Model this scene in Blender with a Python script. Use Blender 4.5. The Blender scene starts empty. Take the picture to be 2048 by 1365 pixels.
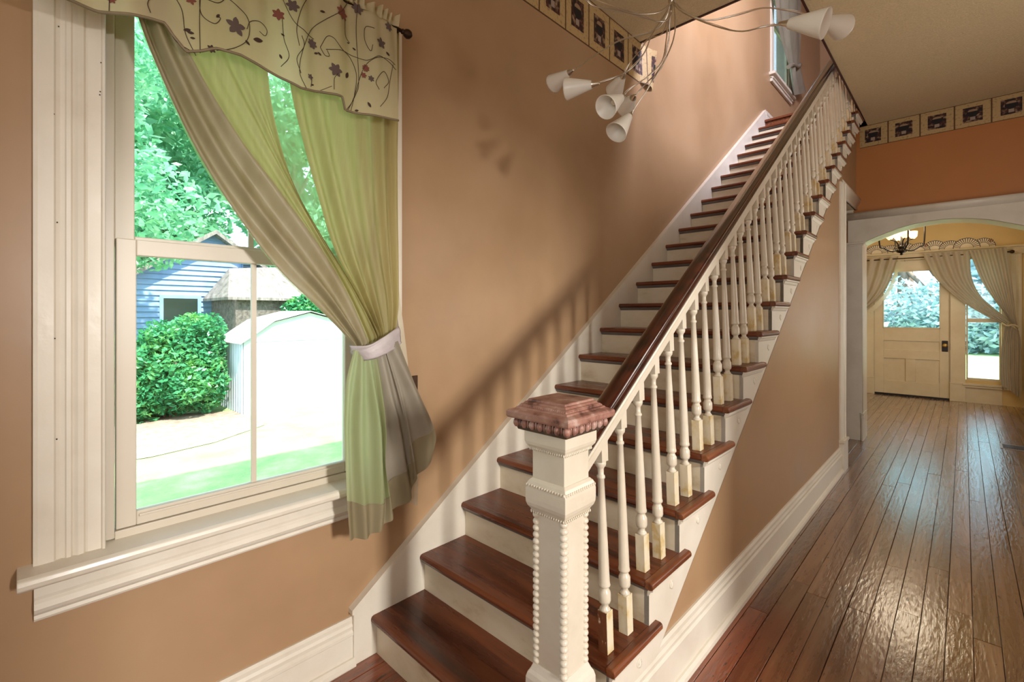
import bpy, math, random
from mathutils import Vector, Matrix
random.seed(7)
PI = math.pi
sc = bpy.context.scene
C = sc.collection

# ---------------------------------------------------------------- camera, sky, sun, lights, exposure
cam = bpy.data.objects.new('camera', bpy.data.cameras.new('camera'))
C.objects.link(cam)
cam.location = (1.9068, -0.8202, 1.5284)
cam.rotation_euler = (PI/2, 0, 0.7642)
cam.data.sensor_width = 36.0
cam.data.lens = 36.0*942.8893/2048
cam.data.shift_y = -55.3538/2048
cam.data.clip_start = 0.03
sc.camera = cam
sc.view_settings.view_transform = 'Standard'
sc.view_settings.look = 'None'
sc.view_settings.gamma = 1
sc.view_settings.exposure = 0.0
sc.view_settings.use_curve_mapping = False

world = bpy.data.worlds.new('sky'); sc.world = world; world.use_nodes = True
wn = world.node_tree.nodes['Background']
wn.inputs[0].default_value = (0.62, 0.80, 1.0, 1); wn.inputs[1].default_value = 4.2

def light(name, kind, loc, energy, color, size=None, size_y=None, target=None):
    l = bpy.data.lights.new(name, kind); l.energy = energy; l.color = color
    if kind == 'AREA':
        l.shape = 'RECTANGLE'; l.size = size; l.size_y = size_y or size
    elif kind == 'POINT':
        l.shadow_soft_size = size or .03
    o = bpy.data.objects.new(name, l); C.objects.link(o); o.location = loc
    if target is not None:
        o.rotation_euler = (Vector(target)-Vector(loc)).to_track_quat('-Z', 'Y').to_euler()
    return o
sun = light('sun', 'SUN', (8, 0, 12), 11.0, (1, .95, .86))
sun.data.angle = 0.012
sun.rotation_euler = Vector((-math.cos(math.radians(56)), .06, -math.sin(math.radians(56)))).to_track_quat('-Z', 'Y').to_euler()
# daylight of the windows the photograph does not show: right-hand room, upper floor; the rest is added fill
light('right_room_window_light', 'AREA', (6.35, 0.0, 2.25), 330, (1, .97, .93), .45, .8, (0, .2, 1.9))
light('rear_fill_light', 'AREA', (2.6, -2.45, 2.0), 60, (1, .98, .95), 2.0, 1.7, (3.0, 2.2, 3.2))  # added soft fill behind the camera, no window in that wall
light('right_hall_fill_light', 'AREA', (3.5, 3.5, 1.7), 40, (1, .94, .86), 1.0, 1.5, (0, 3.5, 1.9))  # added to brighten the hall wall and floor; no window there
light('upper_hall_window_light', 'AREA', (2.6, 3.4, 6.0), 310, (.80, .81, 1), .9, .9, (0, 4.2, 3.6))

light('front_room_fill_light', 'AREA', (2.6, 8.3, 1.6), 30, (1, .97, .9), .8, 1.4, (0, 8.6, 1.8))  # added to brighten the front room; its side wall has no window

# ---------------------------------------------------------------- helpers
def lin(h):
    if isinstance(h, str):
        v = [int(h[i:i+2], 16)/255 for i in (0, 2, 4)]
        return tuple((c/12.92 if c <= .04045 else ((c+.055)/1.055)**2.4) for c in v)+(1,)
    return tuple(h)+(1,)

def M(name, cols, rough=.5, scale=(3, 3, 3), detail=6, lo=.3, hi=.7, bump=0, bscale=None, rnd=0, metal=0, rvar=0,
      trans=0, alpha=1, spec=.5, coat=0, emit=None, estr=0, distort=0):
    m = bpy.data.materials.new(name); m.use_nodes = True
    nt = m.node_tree; N = nt.nodes; L = nt.links
    p = N['Principled BSDF']
    p.inputs['Roughness'].default_value = rough
    p.inputs['Metallic'].default_value = metal
    p.inputs['Specular IOR Level'].default_value = spec
    p.inputs['Coat Weight'].default_value = coat; p.inputs['Coat Roughness'].default_value = .17; p.inputs['Coat IOR'].default_value = 1.6
    if isinstance(cols, str): cols = [cols]
    geo = N.new('ShaderNodeNewGeometry'); mp = N.new('ShaderNodeMapping')
    mp.inputs['Scale'].default_value = scale
    L.new(geo.outputs['Position'], mp.inputs['Vector'])
    info = None
    if rnd:
        info = N.new('ShaderNodeObjectInfo')
        mul = N.new('ShaderNodeMath'); mul.operation = 'MULTIPLY'; mul.inputs[1].default_value = 37.0
        L.new(info.outputs['Random'], mul.inputs[0]); L.new(mul.outputs[0], mp.inputs['Location'])
    nz = N.new('ShaderNodeTexNoise'); nz.inputs['Scale'].default_value = 1; nz.inputs['Detail'].default_value = detail
    nz.inputs['Roughness'].default_value = .6; nz.inputs['Distortion'].default_value = distort
    L.new(mp.outputs[0], nz.inputs['Vector'])
    out = None
    if len(cols) > 1:
        rp = N.new('ShaderNodeValToRGB'); e = rp.color_ramp.elements
        e[0].position = lo; e[0].color = lin(cols[0]); e[1].position = hi; e[1].color = lin(cols[-1])
        for i, c in enumerate(cols[1:-1]):
            q = e.new(lo+(hi-lo)*(i+1)/(len(cols)-1)); q.color = lin(c)
        L.new(nz.outputs['Fac'], rp.inputs[0]); out = rp.outputs[0]
        if rnd:
            hsv = N.new('ShaderNodeHueSaturation'); mr = N.new('ShaderNodeMapRange')
            mr.inputs['To Min'].default_value = 1-rnd; mr.inputs['To Max'].default_value = 1+rnd
            L.new(info.outputs['Random'], mr.inputs['Value']); L.new(mr.outputs[0], hsv.inputs['Value'])
            L.new(out, hsv.inputs['Color']); out = hsv.outputs[0]
        L.new(out, p.inputs['Base Color'])
    else:
        p.inputs['Base Color'].default_value = lin(cols[0])
    if rvar:
        mr2 = N.new('ShaderNodeMapRange'); mr2.inputs['To Min'].default_value = max(.02, rough-rvar); mr2.inputs['To Max'].default_value = rough+rvar
        mr2.inputs['From Min'].default_value = .35; mr2.inputs['From Max'].default_value = .65
        L.new(nz.outputs['Fac'], mr2.inputs['Value']); L.new(mr2.outputs[0], p.inputs['Roughness'])
    if bump:
        b = N.new('ShaderNodeBump'); b.inputs['Strength'].default_value = 1; b.inputs['Distance'].default_value = bump
        if bscale:
            mp2 = N.new('ShaderNodeMapping'); mp2.inputs['Scale'].default_value = bscale
            L.new(geo.outputs['Position'], mp2.inputs['Vector'])
            n2 = N.new('ShaderNodeTexNoise'); n2.inputs['Scale'].default_value = 1; n2.inputs['Detail'].default_value = 4
            L.new(mp2.outputs[0], n2.inputs['Vector']); L.new(n2.outputs['Fac'], b.inputs['Height'])
        else:
            L.new(nz.outputs['Fac'], b.inputs['Height'])
        L.new(b.outputs[0], p.inputs['Normal'])
    if emit:
        p.inputs['Emission Color'].default_value = lin(emit); p.inputs['Emission Strength'].default_value = estr
    last = p.outputs[0]
    if trans:
        t = N.new('ShaderNodeBsdfTranslucent'); mx = N.new('ShaderNodeMixShader'); mx.inputs[0].default_value = trans
        if out is not None: L.new(out, t.inputs['Color'])
        else: t.inputs['Color'].default_value = lin(cols[0])
        L.new(last, mx.inputs[1]); L.new(t.outputs[0], mx.inputs[2]); last = mx.outputs[0]
    if alpha < 1:
        t = N.new('ShaderNodeBsdfTransparent'); mx = N.new('ShaderNodeMixShader'); mx.inputs[0].default_value = alpha
        L.new(t.outputs[0], mx.inputs[1]); L.new(last, mx.inputs[2]); last = mx.outputs[0]
    L.new(last, N['Material Output'].inputs[0])
    return m

def obj(name, me, mat=None, parent=None):
    o = bpy.data.objects.new(name, me); C.objects.link(o)
    if mat and not me.materials: me.materials.append(mat)
    if parent: o.parent = parent
    return o

def wloc(p):
    v = Vector((0, 0, 0))
    while p is not None: v += p.location; p = p.parent
    return v

class MB:
    def __init__(s): s.v = []; s.f = []; s.sm = []
    def add(s, vs, fs, smooth=False):
        b = len(s.v); s.v += [tuple(v) for v in vs]
        for f in fs: s.f.append(tuple(i+b for i in f)); s.sm.append(smooth)
        return s
    def box(s, x0, x1, y0, y1, z0, z1):
        return s.add([(x, y, z) for x in (x0, x1) for y in (y0, y1) for z in (z0, z1)],
            [(0, 1, 3, 2), (4, 6, 7, 5), (0, 4, 5, 1), (2, 3, 7, 6), (0, 2, 6, 4), (1, 5, 7, 3)])
    def ext(s, poly, ax, a, b, smooth=False):
        """extrude a polygon along an axis; poly in (y,z) for x, (x,z) for y, (x,y) for z"""
        n = len(poly)
        def P(p, t):
            return {'x': (t, p[0], p[1]), 'y': (p[0], t, p[1]), 'z': (p[0], p[1], t)}[ax]
        vs = [P(p, a) for p in poly]+[P(p, b) for p in poly]
        area = sum(poly[i][0]*poly[(i+1) % n][1]-poly[(i+1) % n][0]*poly[i][1] for i in range(n))
        flip = (area > 0) != (ax == 'y')
        if a > b: flip = not flip
        fs = []
        if flip:
            fs.append(tuple(reversed(range(n)))); fs.append(tuple(range(n, 2*n)))
            sides = [(i, (i+1) % n, (i+1) % n+n, i+n) for i in range(n)]
        else:
            fs.append(tuple(range(n))); fs.append(tuple(reversed(range(n, 2*n))))
            sides = [(i+n, (i+1) % n+n, (i+1) % n, i) for i in range(n)]
        base = len(s.v); s.v += vs
        for f in fs: s.f.append(tuple(i+base for i in f)); s.sm.append(False)
        for f in sides: s.f.append(tuple(i+base for i in f)); s.sm.append(smooth)
        return s
    def lathe(s, prof, n=16, at=(0, 0, 0), axis=None, caps=True, smooth=True):
        Mx = Matrix.Identity(3)
        if axis is not None: Mx = Vector(axis).to_track_quat('Z', 'Y').to_matrix()
        at = Vector(at); vs = []
        for r, z in prof:
            for k in range(n):
                a = 2*PI*k/n; vs.append(at+Mx@Vector((r*math.cos(a), r*math.sin(a), z)))
        fs = [(i*n+k, i*n+(k+1) % n, (i+1)*n+(k+1) % n, (i+1)*n+k) for i in range(len(prof)-1) for k in range(n)]
        b = len(s.v); s.add(vs, fs, smooth)
        if caps:
            s.f.append(tuple(b+k for k in reversed(range(n)))); s.sm.append(False)
            s.f.append(tuple(b+(len(prof)-1)*n+k for k in range(n))); s.sm.append(False)
        return s
    def tube(s, pts, r, n=8, close=False):
        pts = [Vector(p) for p in pts]; m = len(pts); up = Vector((0, 0, 1)); rings = []
        ref = None
        for i, p in enumerate(pts):
            t = (pts[min(i+1, m-1)]-pts[max(i-1, 0)]).normalized()
            if ref is None:
                ref = t.cross(Vector((0, 0, 1)))
                if ref.length < .1: ref = t.cross(Vector((1, 0, 0)))
            a = (ref-t*ref.dot(t)).normalized(); b = t.cross(a); ref = a
            rr = r[i] if isinstance(r, (list, tuple)) else r
            rings.append([p+(a*math.cos(2*PI*k/n)+b*math.sin(2*PI*k/n))*rr for k in range(n)])
        vs = [v for q in rings for v in q]
        fs = [(i*n+k, (i+1)*n+k, (i+1)*n+(k+1) % n, i*n+(k+1) % n) for i in range(m-1) for k in range(n)]
        b0 = len(s.v); s.add(vs, fs, True)
        s.f.append(tuple(b0+k for k in range(n))); s.sm.append(False)
        s.f.append(tuple(b0+(m-1)*n+k for k in reversed(range(n)))); s.sm.append(False)
        return s
    def ball(s, c, rx, ry=None, rz=None, n=10, m=6):
        ry = ry or rx; rz = rz or rx; vs = []
        for i in range(1, m):
            a = PI*i/m
            for k in range(n):
                b = 2*PI*k/n; vs.append((c[0]+rx*math.sin(a)*math.cos(b), c[1]+ry*math.sin(a)*math.sin(b), c[2]-rz*math.cos(a)))
        vs += [(c[0], c[1], c[2]-rz), (c[0], c[1], c[2]+rz)]; e = len(vs)
        fs = [(i*n+k, i*n+(k+1) % n, (i+1)*n+(k+1) % n, (i+1)*n+k) for i in range(m-2) for k in range(n)]
        fs += [(e-2, (k+1) % n, k) for k in range(n)]+[(e-1, (m-2)*n+k, (m-2)*n+(k+1) % n) for k in range(n)]
        return s.add(vs, fs, True)
    def sqlathe(s, prof, cx, cy, z0=0):
        """square plan profile: (half, z)"""
        vs = []
        for h, z in prof: vs += [(cx-h, cy-h, z0+z), (cx+h, cy-h, z0+z), (cx+h, cy+h, z0+z), (cx-h, cy+h, z0+z)]
        fs = [(i*4+k, i*4+(k+1) % 4, (i+1)*4+(k+1) % 4, (i+1)*4+k) for i in range(len(prof)-1) for k in range(4)]
        e = (len(prof)-1)*4
        fs += [(3, 2, 1, 0), (e, e+1, e+2, e+3)]
        return s.add(vs, fs)
    def build(s, name, mat, parent=None, bevel=0, seg=2, local=False):
        off = Vector((0, 0, 0)) if local or parent is None else wloc(parent)
        me = bpy.data.meshes.new(name)
        me.from_pydata([tuple(Vector(v)-off) for v in s.v], [], s.f)
        me.polygons.foreach_set('use_smooth', s.sm); me.update()
        o = obj(name, me, mat, parent)
        if bevel:
            b = o.modifiers.new('bevel', 'BEVEL'); b.width = bevel; b.segments = seg; b.limit_method = 'ANGLE'; b.angle_limit = .6
        return o

def empty(name, loc, label, cat, group=None):
    o = bpy.data.objects.new(name, None); o.empty_display_size = .1; C.objects.link(o); o.location = loc
    return tag(o, label, cat, group)
def tag(o, label, cat, group=None):
    o['label'] = label; o['category'] = cat
    if group: o['group'] = group
    return o
def st(o): o['kind'] = 'structure'; return o
def stuff(o): o['kind'] = 'stuff'; return o

def cr(P, t):
    """Catmull-Rom through control points, t in 0..1"""
    n = len(P)-1; u = min(max(t, 0), .999999)*n; i = int(u); f = u-i
    p1, p2 = Vector(P[i]), Vector(P[i+1])
    p0 = Vector(P[i-1]) if i > 0 else p1*2-p2
    p3 = Vector(P[i+2]) if i+2 <= n else p2*2-p1
    return .5*((2*p1)+(p2-p0)*f+(2*p0-5*p1+4*p2-p3)*f*f+(3*p1-p0-3*p2+p3)*f**3)
def spline(P, n): return [cr(P, i/n) for i in range(n+1)]

def cloth(name, cols, mat, parent, nx=60, ny=50, fold=None, nrm=(1, 0, 0), hem=None, hemmat=None):
    nrm = Vector(nrm); g = []
    for j in range(ny+1):
        t = j/ny; row = [cr(c, t) for c in cols]; r = []
        for i in range(nx+1):
            s = i/nx; p = cr(row, s)
            if fold: p = p+nrm*fold(s, t)
            r.append(p)
        g.append(r)
    def part(nm, j0, j1, mt, off=0):
        b = MB(); vs = [g[j][i]+nrm*off for j in range(j0, j1+1) for i in range(nx+1)]; w = nx+1
        b.add(vs, [(j*w+i, j*w+i+1, (j+1)*w+i+1, (j+1)*w+i) for j in range(j1-j0) for i in range(nx)], True)
        return b.build(nm, mt, parent)
    if hem:
        h = int(ny*hem); o = part(name, 0, h, mat); part('hem', h, ny, hemmat or mat, .002); return o
    return part(name, 0, ny, mat)

# ---------------------------------------------------------------- materials
WALL = M('peach_wall_paint', ['9C7C5A', 'A88764', 'AE8F6D'], .42, (.9, .9, .9), 5, bump=.0016, bscale=(6, 6, 6), rvar=.08)
WALLO = M('orange_wall_paint', ['B4743C', 'BE7E46'], .5, (1, 1, 1), 4, bump=.001, bscale=(8, 8, 8))
YEL = M('yellow_wall_paint', ['CFB67C', 'D8C088'], .6, (1, 1, 1), 3)
WHITE = M('cream_trim_paint', ['D2C8B6', 'DAD1C0', 'DED6C6'], .38, (5, 5, 5), 8, .25, .6, bump=.0012, bscale=(25, 25, 25), rvar=.1)
RISER = M('aged_cream_riser_paint', ['BCA988', 'D8CBAF', 'DFD4BC'], .45, (4, 4, 9), 8, .3, .6, bump=.001, bscale=(20, 20, 20))
BALW = M('glossy_cream_paint', ['CFC4AE', 'DAD0BD'], .28, (8, 8, 8), 6, bump=.0006, bscale=(40, 40, 40))
BLOCK = M('yellowed_worn_paint', ['E0D4B8', 'DCCDA8', 'CDB27A'], .35, (16, 16, 12), 5, .45, .62, bump=.0015, bscale=(40, 40, 20))
BARE = M('bare_brown_wood', ['E0D4BE', '8A5636', '744226'], .5, (60, 60, 30), 6, .32, .4, bump=.002)
VINYL = M('white_window_vinyl', ['C9BEAB', 'CFC5B3'], .4, (2, 2, 2))
TREAD = M('stained_tread_wood', ['3A1A0C', '5E2E18', '733C20', '804828'], .3, (1.3, 16, 16), 8, .25, .75, bump=.0008, rvar=.1, rnd=.12, distort=.6)
RETN = M('return_nosing_wood', ['3A1C0E', '6E3A1E', '84502E'], .32, (34, 2.2, 34), 8, .3, .66, bump=.0008, rnd=.15)
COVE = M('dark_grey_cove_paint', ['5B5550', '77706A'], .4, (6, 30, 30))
RAIL = M('dark_handrail_varnish', ['0C0504', '2E1209', '421C10'], .16, (20, 3, 20), 8, .3, .6, coat=.6, bump=.0006)
BOARD = M('worn_floorboard_varnish', ['3E2212', '684226', '7C5636', '8E6E4A'], .27, (18, 1.0, 18), 9, .25, .78, bump=.0011, rnd=.2, rvar=.09, distort=.5, coat=1)
def wear_and_glare(m):
    nt = m.node_tree; N = nt.nodes; L = nt.links; p = N['Principled BSDF']
    src = p.inputs['Base Color'].links[0].from_socket
    geo = N.new('ShaderNodeNewGeometry'); sp = N.new('ShaderNodeSeparateXYZ'); L.new(geo.outputs['Position'], sp.inputs[0])
    def mt(op, a, b):
        n = N.new('ShaderNodeMath'); n.operation = op
        for i, q in enumerate((a, b)):
            if isinstance(q, (int, float)): n.inputs[i].default_value = q
            else: L.new(q, n.inputs[i])
        return n.outputs[0]
    nz = N.new('ShaderNodeTexNoise'); nz.inputs['Scale'].default_value = 2.2; nz.inputs['Detail'].default_value = 6
    L.new(geo.outputs['Position'], nz.inputs['Vector'])
    # redder at the stair foot; worn hallway also painted paler for its glare
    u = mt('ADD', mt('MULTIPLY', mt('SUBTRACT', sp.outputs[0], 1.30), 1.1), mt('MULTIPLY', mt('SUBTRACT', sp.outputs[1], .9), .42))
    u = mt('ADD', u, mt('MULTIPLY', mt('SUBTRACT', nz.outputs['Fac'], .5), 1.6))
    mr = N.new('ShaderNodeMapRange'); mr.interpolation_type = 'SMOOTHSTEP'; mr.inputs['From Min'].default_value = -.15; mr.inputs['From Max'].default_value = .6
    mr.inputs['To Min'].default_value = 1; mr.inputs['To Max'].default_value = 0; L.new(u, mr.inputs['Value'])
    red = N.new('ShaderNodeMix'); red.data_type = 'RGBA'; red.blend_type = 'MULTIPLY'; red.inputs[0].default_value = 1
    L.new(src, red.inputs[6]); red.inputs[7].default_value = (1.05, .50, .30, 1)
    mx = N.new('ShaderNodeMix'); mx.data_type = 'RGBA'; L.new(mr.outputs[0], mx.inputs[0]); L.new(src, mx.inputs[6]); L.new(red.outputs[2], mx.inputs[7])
    # dark dents and chips
    mp = N.new('ShaderNodeMapping'); mp.inputs['Scale'].default_value = (60, 14, 60); L.new(geo.outputs['Position'], mp.inputs[0])
    n2 = N.new('ShaderNodeTexNoise'); n2.inputs['Scale'].default_value = 1; n2.inputs['Detail'].default_value = 3; L.new(mp.outputs[0], n2.inputs['Vector'])
    m2 = N.new('ShaderNodeMapRange'); m2.inputs['From Min'].default_value = .66; m2.inputs['From Max'].default_value = .70; L.new(n2.outputs['Fac'], m2.inputs['Value'])
    m3 = N.new('ShaderNodeMix'); m3.data_type = 'RGBA'; L.new(m2.outputs[0], m3.inputs[0]); L.new(mx.outputs[2], m3.inputs[6]); m3.inputs[7].default_value = lin('20100A')
    L.new(m3.outputs[2], p.inputs['Base Color'])
    b = N.new('ShaderNodeBump'); b.inputs['Distance'].default_value = .0016
    L.new(n2.outputs['Fac'], b.inputs['Height']); old = p.inputs['Normal'].links[0].from_socket
    L.new(old, b.inputs['Normal']); L.new(b.outputs[0], p.inputs['Normal']); L.new(b.outputs[0], p.inputs['Coat Normal'])
wear_and_glare(BOARD)
SUB = M('dark_floor_gap', '0E0805', .9)
CAPM = M('worn_reddish_brown_paint', ['5A382E', '94685A', 'A27868', 'BCA094'], .38, (16, 16, 16), 10, .36, .66, bump=.0015)
CAPT = M('dark_cap_edge', ['2E2018', '5C4636'], .5, (30, 30, 30))
CEIL = M('tan_popcorn_ceiling', ['CAB48C', 'D4BF98'], .9, (60, 60, 60), 3, bump=.006, bscale=(90, 90, 90))
CEDGE = M('dark_red_ceiling_edge', ['2A0E0A', '4A1E16'], .5, (20, 20, 20))
SOFF = M('cream_soffit', ['CFC2A2', 'D6CAAC'], .5, (2, 2, 2))
GREEN = M('green_silky_curtain', ['B9AF76', 'C6BA82', 'B4A672'], .5, (2, 14, .9), 5, .3, .7, trans=.6, bump=.0008, bscale=(8, 8, 60))
BUNDLE = M('olive_brown_curtain_bundle', ['90805E', 'A09070', 'A89A80'], .45, (3, 8, 3), 4, trans=.3, bump=.002, bscale=(10, 10, 4))
GREY = M('grey_taupe_curtain', ['8F8675', '9B9382'], .42, (3, 8, 2), 4, trans=.12)
GREYL = M('taupe_hem_cloth', ['887C5E', '94886A'], .5, (3, 8, 2), 4, trans=.2)
SHEER = M('sheer_green_liner', ['B9D08A', 'C6DA9C'], .6, (3, 10, 1), 3, trans=.7, alpha=.5)
DHANG = M('hanging_green_curtain', ['A6AE7E', 'B6B88C'], .45, (2, 12, .7), 4, trans=.5, bump=.003, bscale=(20, 30, 5))
TIE = M('lilac_grey_tieback', ['C2B6B6', 'CFC6C4'], .5, (8, 8, 8), 4, trans=.1, bump=.003, bscale=(30, 30, 60))
VAL = M('embroidered_valance_cloth', ['CFC198', 'DACEA8'], .5, (2, 6, 2), 4, trans=.42, bump=.0015, bscale=(5, 5, 45))
VALH = M('valance_hem', ['7A6A50', '8A7A5E'], .6)
THREAD = M('brown_thread', '3A2418', .7)
PETG = M('grey_petal_thread', '5A4A44', .7)
PETR = M('rust_petal_thread', '7A4434', .7)
ROD = M('dark_bronze_metal', ['2A1C12', '45301E'], .45, (20, 20, 20), metal=.6)
STEEL = M('brushed_nickel', 'E2DBCE', .3, metal=1)
SHADE = M('frosted_white_glass', ['F6F0E4', 'FAF6EC'], .3, (3, 3, 3), trans=.25)
SHADEI = M('frosted_glass_inner', 'F2E2CC', .5, trans=.3)
PLATE = M('bronze_switch_plate', ['3A2A20', '5A4232'], .35, (20, 20, 20), metal=.7)
GREYU = M('dark_grey_curtain', ['7E7666', '948C7C'], .6, (6, 6, 1.5), 4, trans=.15)  # darker grey cloth of the upper-floor curtain
BLACK = M('black_iron', '14110E', .5)
BRASS = M('polished_brass', 'C8A860', .25, metal=1)
CURF = M('beige_grey_curtain', ['AEA390', 'BCB19C'], .6, (6, 6, 1.5), 4, trans=.18)
LACE = M('cream_lace', 'E2D9C0', .7, trans=.4, alpha=.85)
DOORM = M('cream_door_paint', ['CDC0A0', 'DAD0B4'], .4, (3, 3, 3), 6)
FAN = M('printed_fan_paper', ['E6DCC2', 'EEE6D0'], .7, (10, 10, 10))
INK = M('dark_fan_ink', '2E2018', .8)
INKR = M('red_flower_ink', '7E3A22', .8)
CHB = M('dark_chandelier_metal', '2A241E', .35, metal=.8)
CHG = M('lit_glass_cup', 'FFE9B8', .4, emit='FFDFA0', estr=2.2)
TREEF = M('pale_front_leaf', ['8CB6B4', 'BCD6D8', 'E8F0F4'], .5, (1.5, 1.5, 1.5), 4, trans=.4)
TREEL = M('leaf_green', ['4A9A70', '86CA9C', 'BCE6BE'], .45, (1.5, 1.5, 1.5), 4, trans=.4)
BUSHL = M('holly_leaf_green', ['2E7E52', '4FA870', '8CCB70'], .35, (3, 3, 3), 4, trans=.3)
BARK = M('pale_bark', ['7A6A58', 'A89684'], .8, (4, 4, 1))
LAWN = M('lawn_grass', ['7FA868', '9DB878', 'BCC496'], .9, (2, 2, 2), 8, bump=.02, bscale=(20, 20, 20))
BLADE = M('grass_blade', ['3E9A50', '74B850'], .6, (5, 5, 5), trans=.3)
MULCH = M('leaf_litter', ['8C7A68', 'B5A28E'], .9, (8, 8, 8), bump=.02, bscale=(30, 30, 30))
SIDE = M('pale_blue_siding', ['7C9CC8', '94B2DA'], .6, (2, 2, 2))
ROOFM = M('weathered_roof', ['6A625C', 'A89E96'], .8, (3, 12, 3))
SHEDM = M('white_shed_metal', ['C6CED8', 'DCE2E8'], .45, (2, 2, 2))
SHEDR = M('corrugated_shed_roof', ['A8A6A4', 'D0CECA'], .4, (4, 4, 4))
DARKG = M('dark_pane', '2A3A34', .15)
BROWNW = M('weathered_brown_wall', ['4C443C', '8A8078'], .8, (12, 12, 12))
STAIN = M('purple_grey', 'A090A0', .5)
VENTM = M('brown_vent_metal', '2E2018', .5)
VENTF = M('pewter_vent_frame', 'A8A098', .35, metal=.6)

def glass_mat(name, a=.1, tint=(1, 1, 1, 1)):
    m = bpy.data.materials.new(name); m.use_nodes = True; nt = m.node_tree; N = nt.nodes; L = nt.links
    for n in list(N): N.remove(n)
    o = N.new('ShaderNodeOutputMaterial'); t = N.new('ShaderNodeBsdfTransparent'); g = N.new('ShaderNodeBsdfGlossy'); mx = N.new('ShaderNodeMixShader')
    t.inputs[0].default_value = tint; g.inputs['Roughness'].default_value = .03
    fr = N.new('ShaderNodeFresnel'); fr.inputs[0].default_value = 1.45
    ml = N.new('ShaderNodeMath'); ml.operation = 'MULTIPLY'; ml.inputs[1].default_value = .8
    L.new(fr.outputs[0], ml.inputs[0]); L.new(ml.outputs[0], mx.inputs[0])
    L.new(t.outputs[0], mx.inputs[1]); L.new(g.outputs[0], mx.inputs[2]); L.new(mx.outputs[0], o.inputs[0])
    return m
GLASS = glass_mat('window_glass', tint=(.96, .98, .98, 1))

def border_mat(name, axis, phase, pitch, z0, z1):
    """printed wallpaper border: framed panels with a dark potted-plant picture"""
    m = bpy.data.materials.new(name); m.use_nodes = True; nt = m.node_tree; N = nt.nodes; L = nt.links
    p = N['Principled BSDF']; p.inputs['Roughness'].default_value = .6
    geo = N.new('ShaderNodeNewGeometry'); sp = N.new('ShaderNodeSeparateXYZ'); L.new(geo.outputs['Position'], sp.inputs[0])
    def mth(op, a, b=None, c=None):
        n = N.new('ShaderNodeMath'); n.operation = op
        for i, q in enumerate((a, b, c)):
            if q is None: continue
            if isinstance(q, (int, float)): n.inputs[i].default_value = q
            else: L.new(q, n.inputs[i])
        return n.outputs[0]
    u = mth('FRACT', mth('DIVIDE', mth('SUBTRACT', sp.outputs[axis], phase), pitch))
    idx = mth('FLOOR', mth('DIVIDE', mth('SUBTRACT', sp.outputs[axis], phase), pitch))
    v = mth('DIVIDE', mth('SUBTRACT', sp.outputs[2], z0), z1-z0)
    du = mth('ABSOLUTE', mth('SUBTRACT', u, .5)); dv = mth('ABSOLUTE', mth('SUBTRACT', v, .5))
    pic = mth('MULTIPLY', mth('LESS_THAN', du, .27), mth('LESS_THAN', dv, .30))
    line = mth('MAXIMUM', mth('GREATER_THAN', du, .478), mth('GREATER_THAN', dv, .475))
    cb = N.new('ShaderNodeCombineXYZ'); L.new(u, cb.inputs[0]); L.new(v, cb.inputs[1]); L.new(idx, cb.inputs[2])
    nz = N.new('ShaderNodeTexNoise'); nz.inputs['Scale'].default_value = 7; nz.inputs['Detail'].default_value = 5; L.new(cb.outputs[0], nz.inputs['Vector'])
    rp = N.new('ShaderNodeValToRGB'); e = rp.color_ramp.elements
    e[0].position = .42; e[0].color = lin('140C10'); e[1].position = .72; e[1].color = lin('B09A78')
    q = e.new(.52); q.color = lin('4A1E14'); L.new(nz.outputs['Fac'], rp.inputs[0])
    # flower pot and round topiary head in each picture
    def disc(cx, cy, rx, ry):
        a = mth('DIVIDE', mth('SUBTRACT', u, cx), rx); b = mth('DIVIDE', mth('SUBTRACT', v, cy), ry)
        return mth('LESS_THAN', mth('ADD', mth('MULTIPLY', a, a), mth('MULTIPLY', b, b)), 1)
    pot = mth('MULTIPLY', mth('LESS_THAN', du, .07), mth('MULTIPLY', mth('GREATER_THAN', v, .27), mth('LESS_THAN', v, .4)))
    top = mth('MULTIPLY', disc(.5, .64, .13, .07), mth('GREATER_THAN', v, .62))
    sh = mth('MULTIPLY', disc(.5, .55, .17, .14), mth('LESS_THAN', v, .62))
    n2 = N.new('ShaderNodeTexNoise'); n2.inputs['Scale'].default_value = 14; n2.inputs['Detail'].default_value = 3; L.new(cb.outputs[0], n2.inputs['Vector'])
    r2 = N.new('ShaderNodeValToRGB'); e = r2.color_ramp.elements
    e[0].position = .34; e[0].color = lin('A08356'); e[1].position = .46; e[1].color = lin('BC9F6E'); L.new(n2.outputs['Fac'], r2.inputs[0])
    def mix(f, a, b):
        n = N.new('ShaderNodeMix'); n.data_type = 'RGBA'; L.new(f, n.inputs[0])
        for k, q in ((6, a), (7, b)):
            if isinstance(q, str): n.inputs[k].default_value = lin(q)
            else: L.new(q, n.inputs[k])
        return n.outputs[2]
    c = mix(sh, rp.outputs[0], '100C12'); c = mix(top, c, '9C7F62'); c = mix(pot, c, 'A08E80')
    c = mix(pic, r2.outputs[0], c); c = mix(line, c, '5A3A1C')
    L.new(c, p.inputs['Base Color'])
    return m

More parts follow.
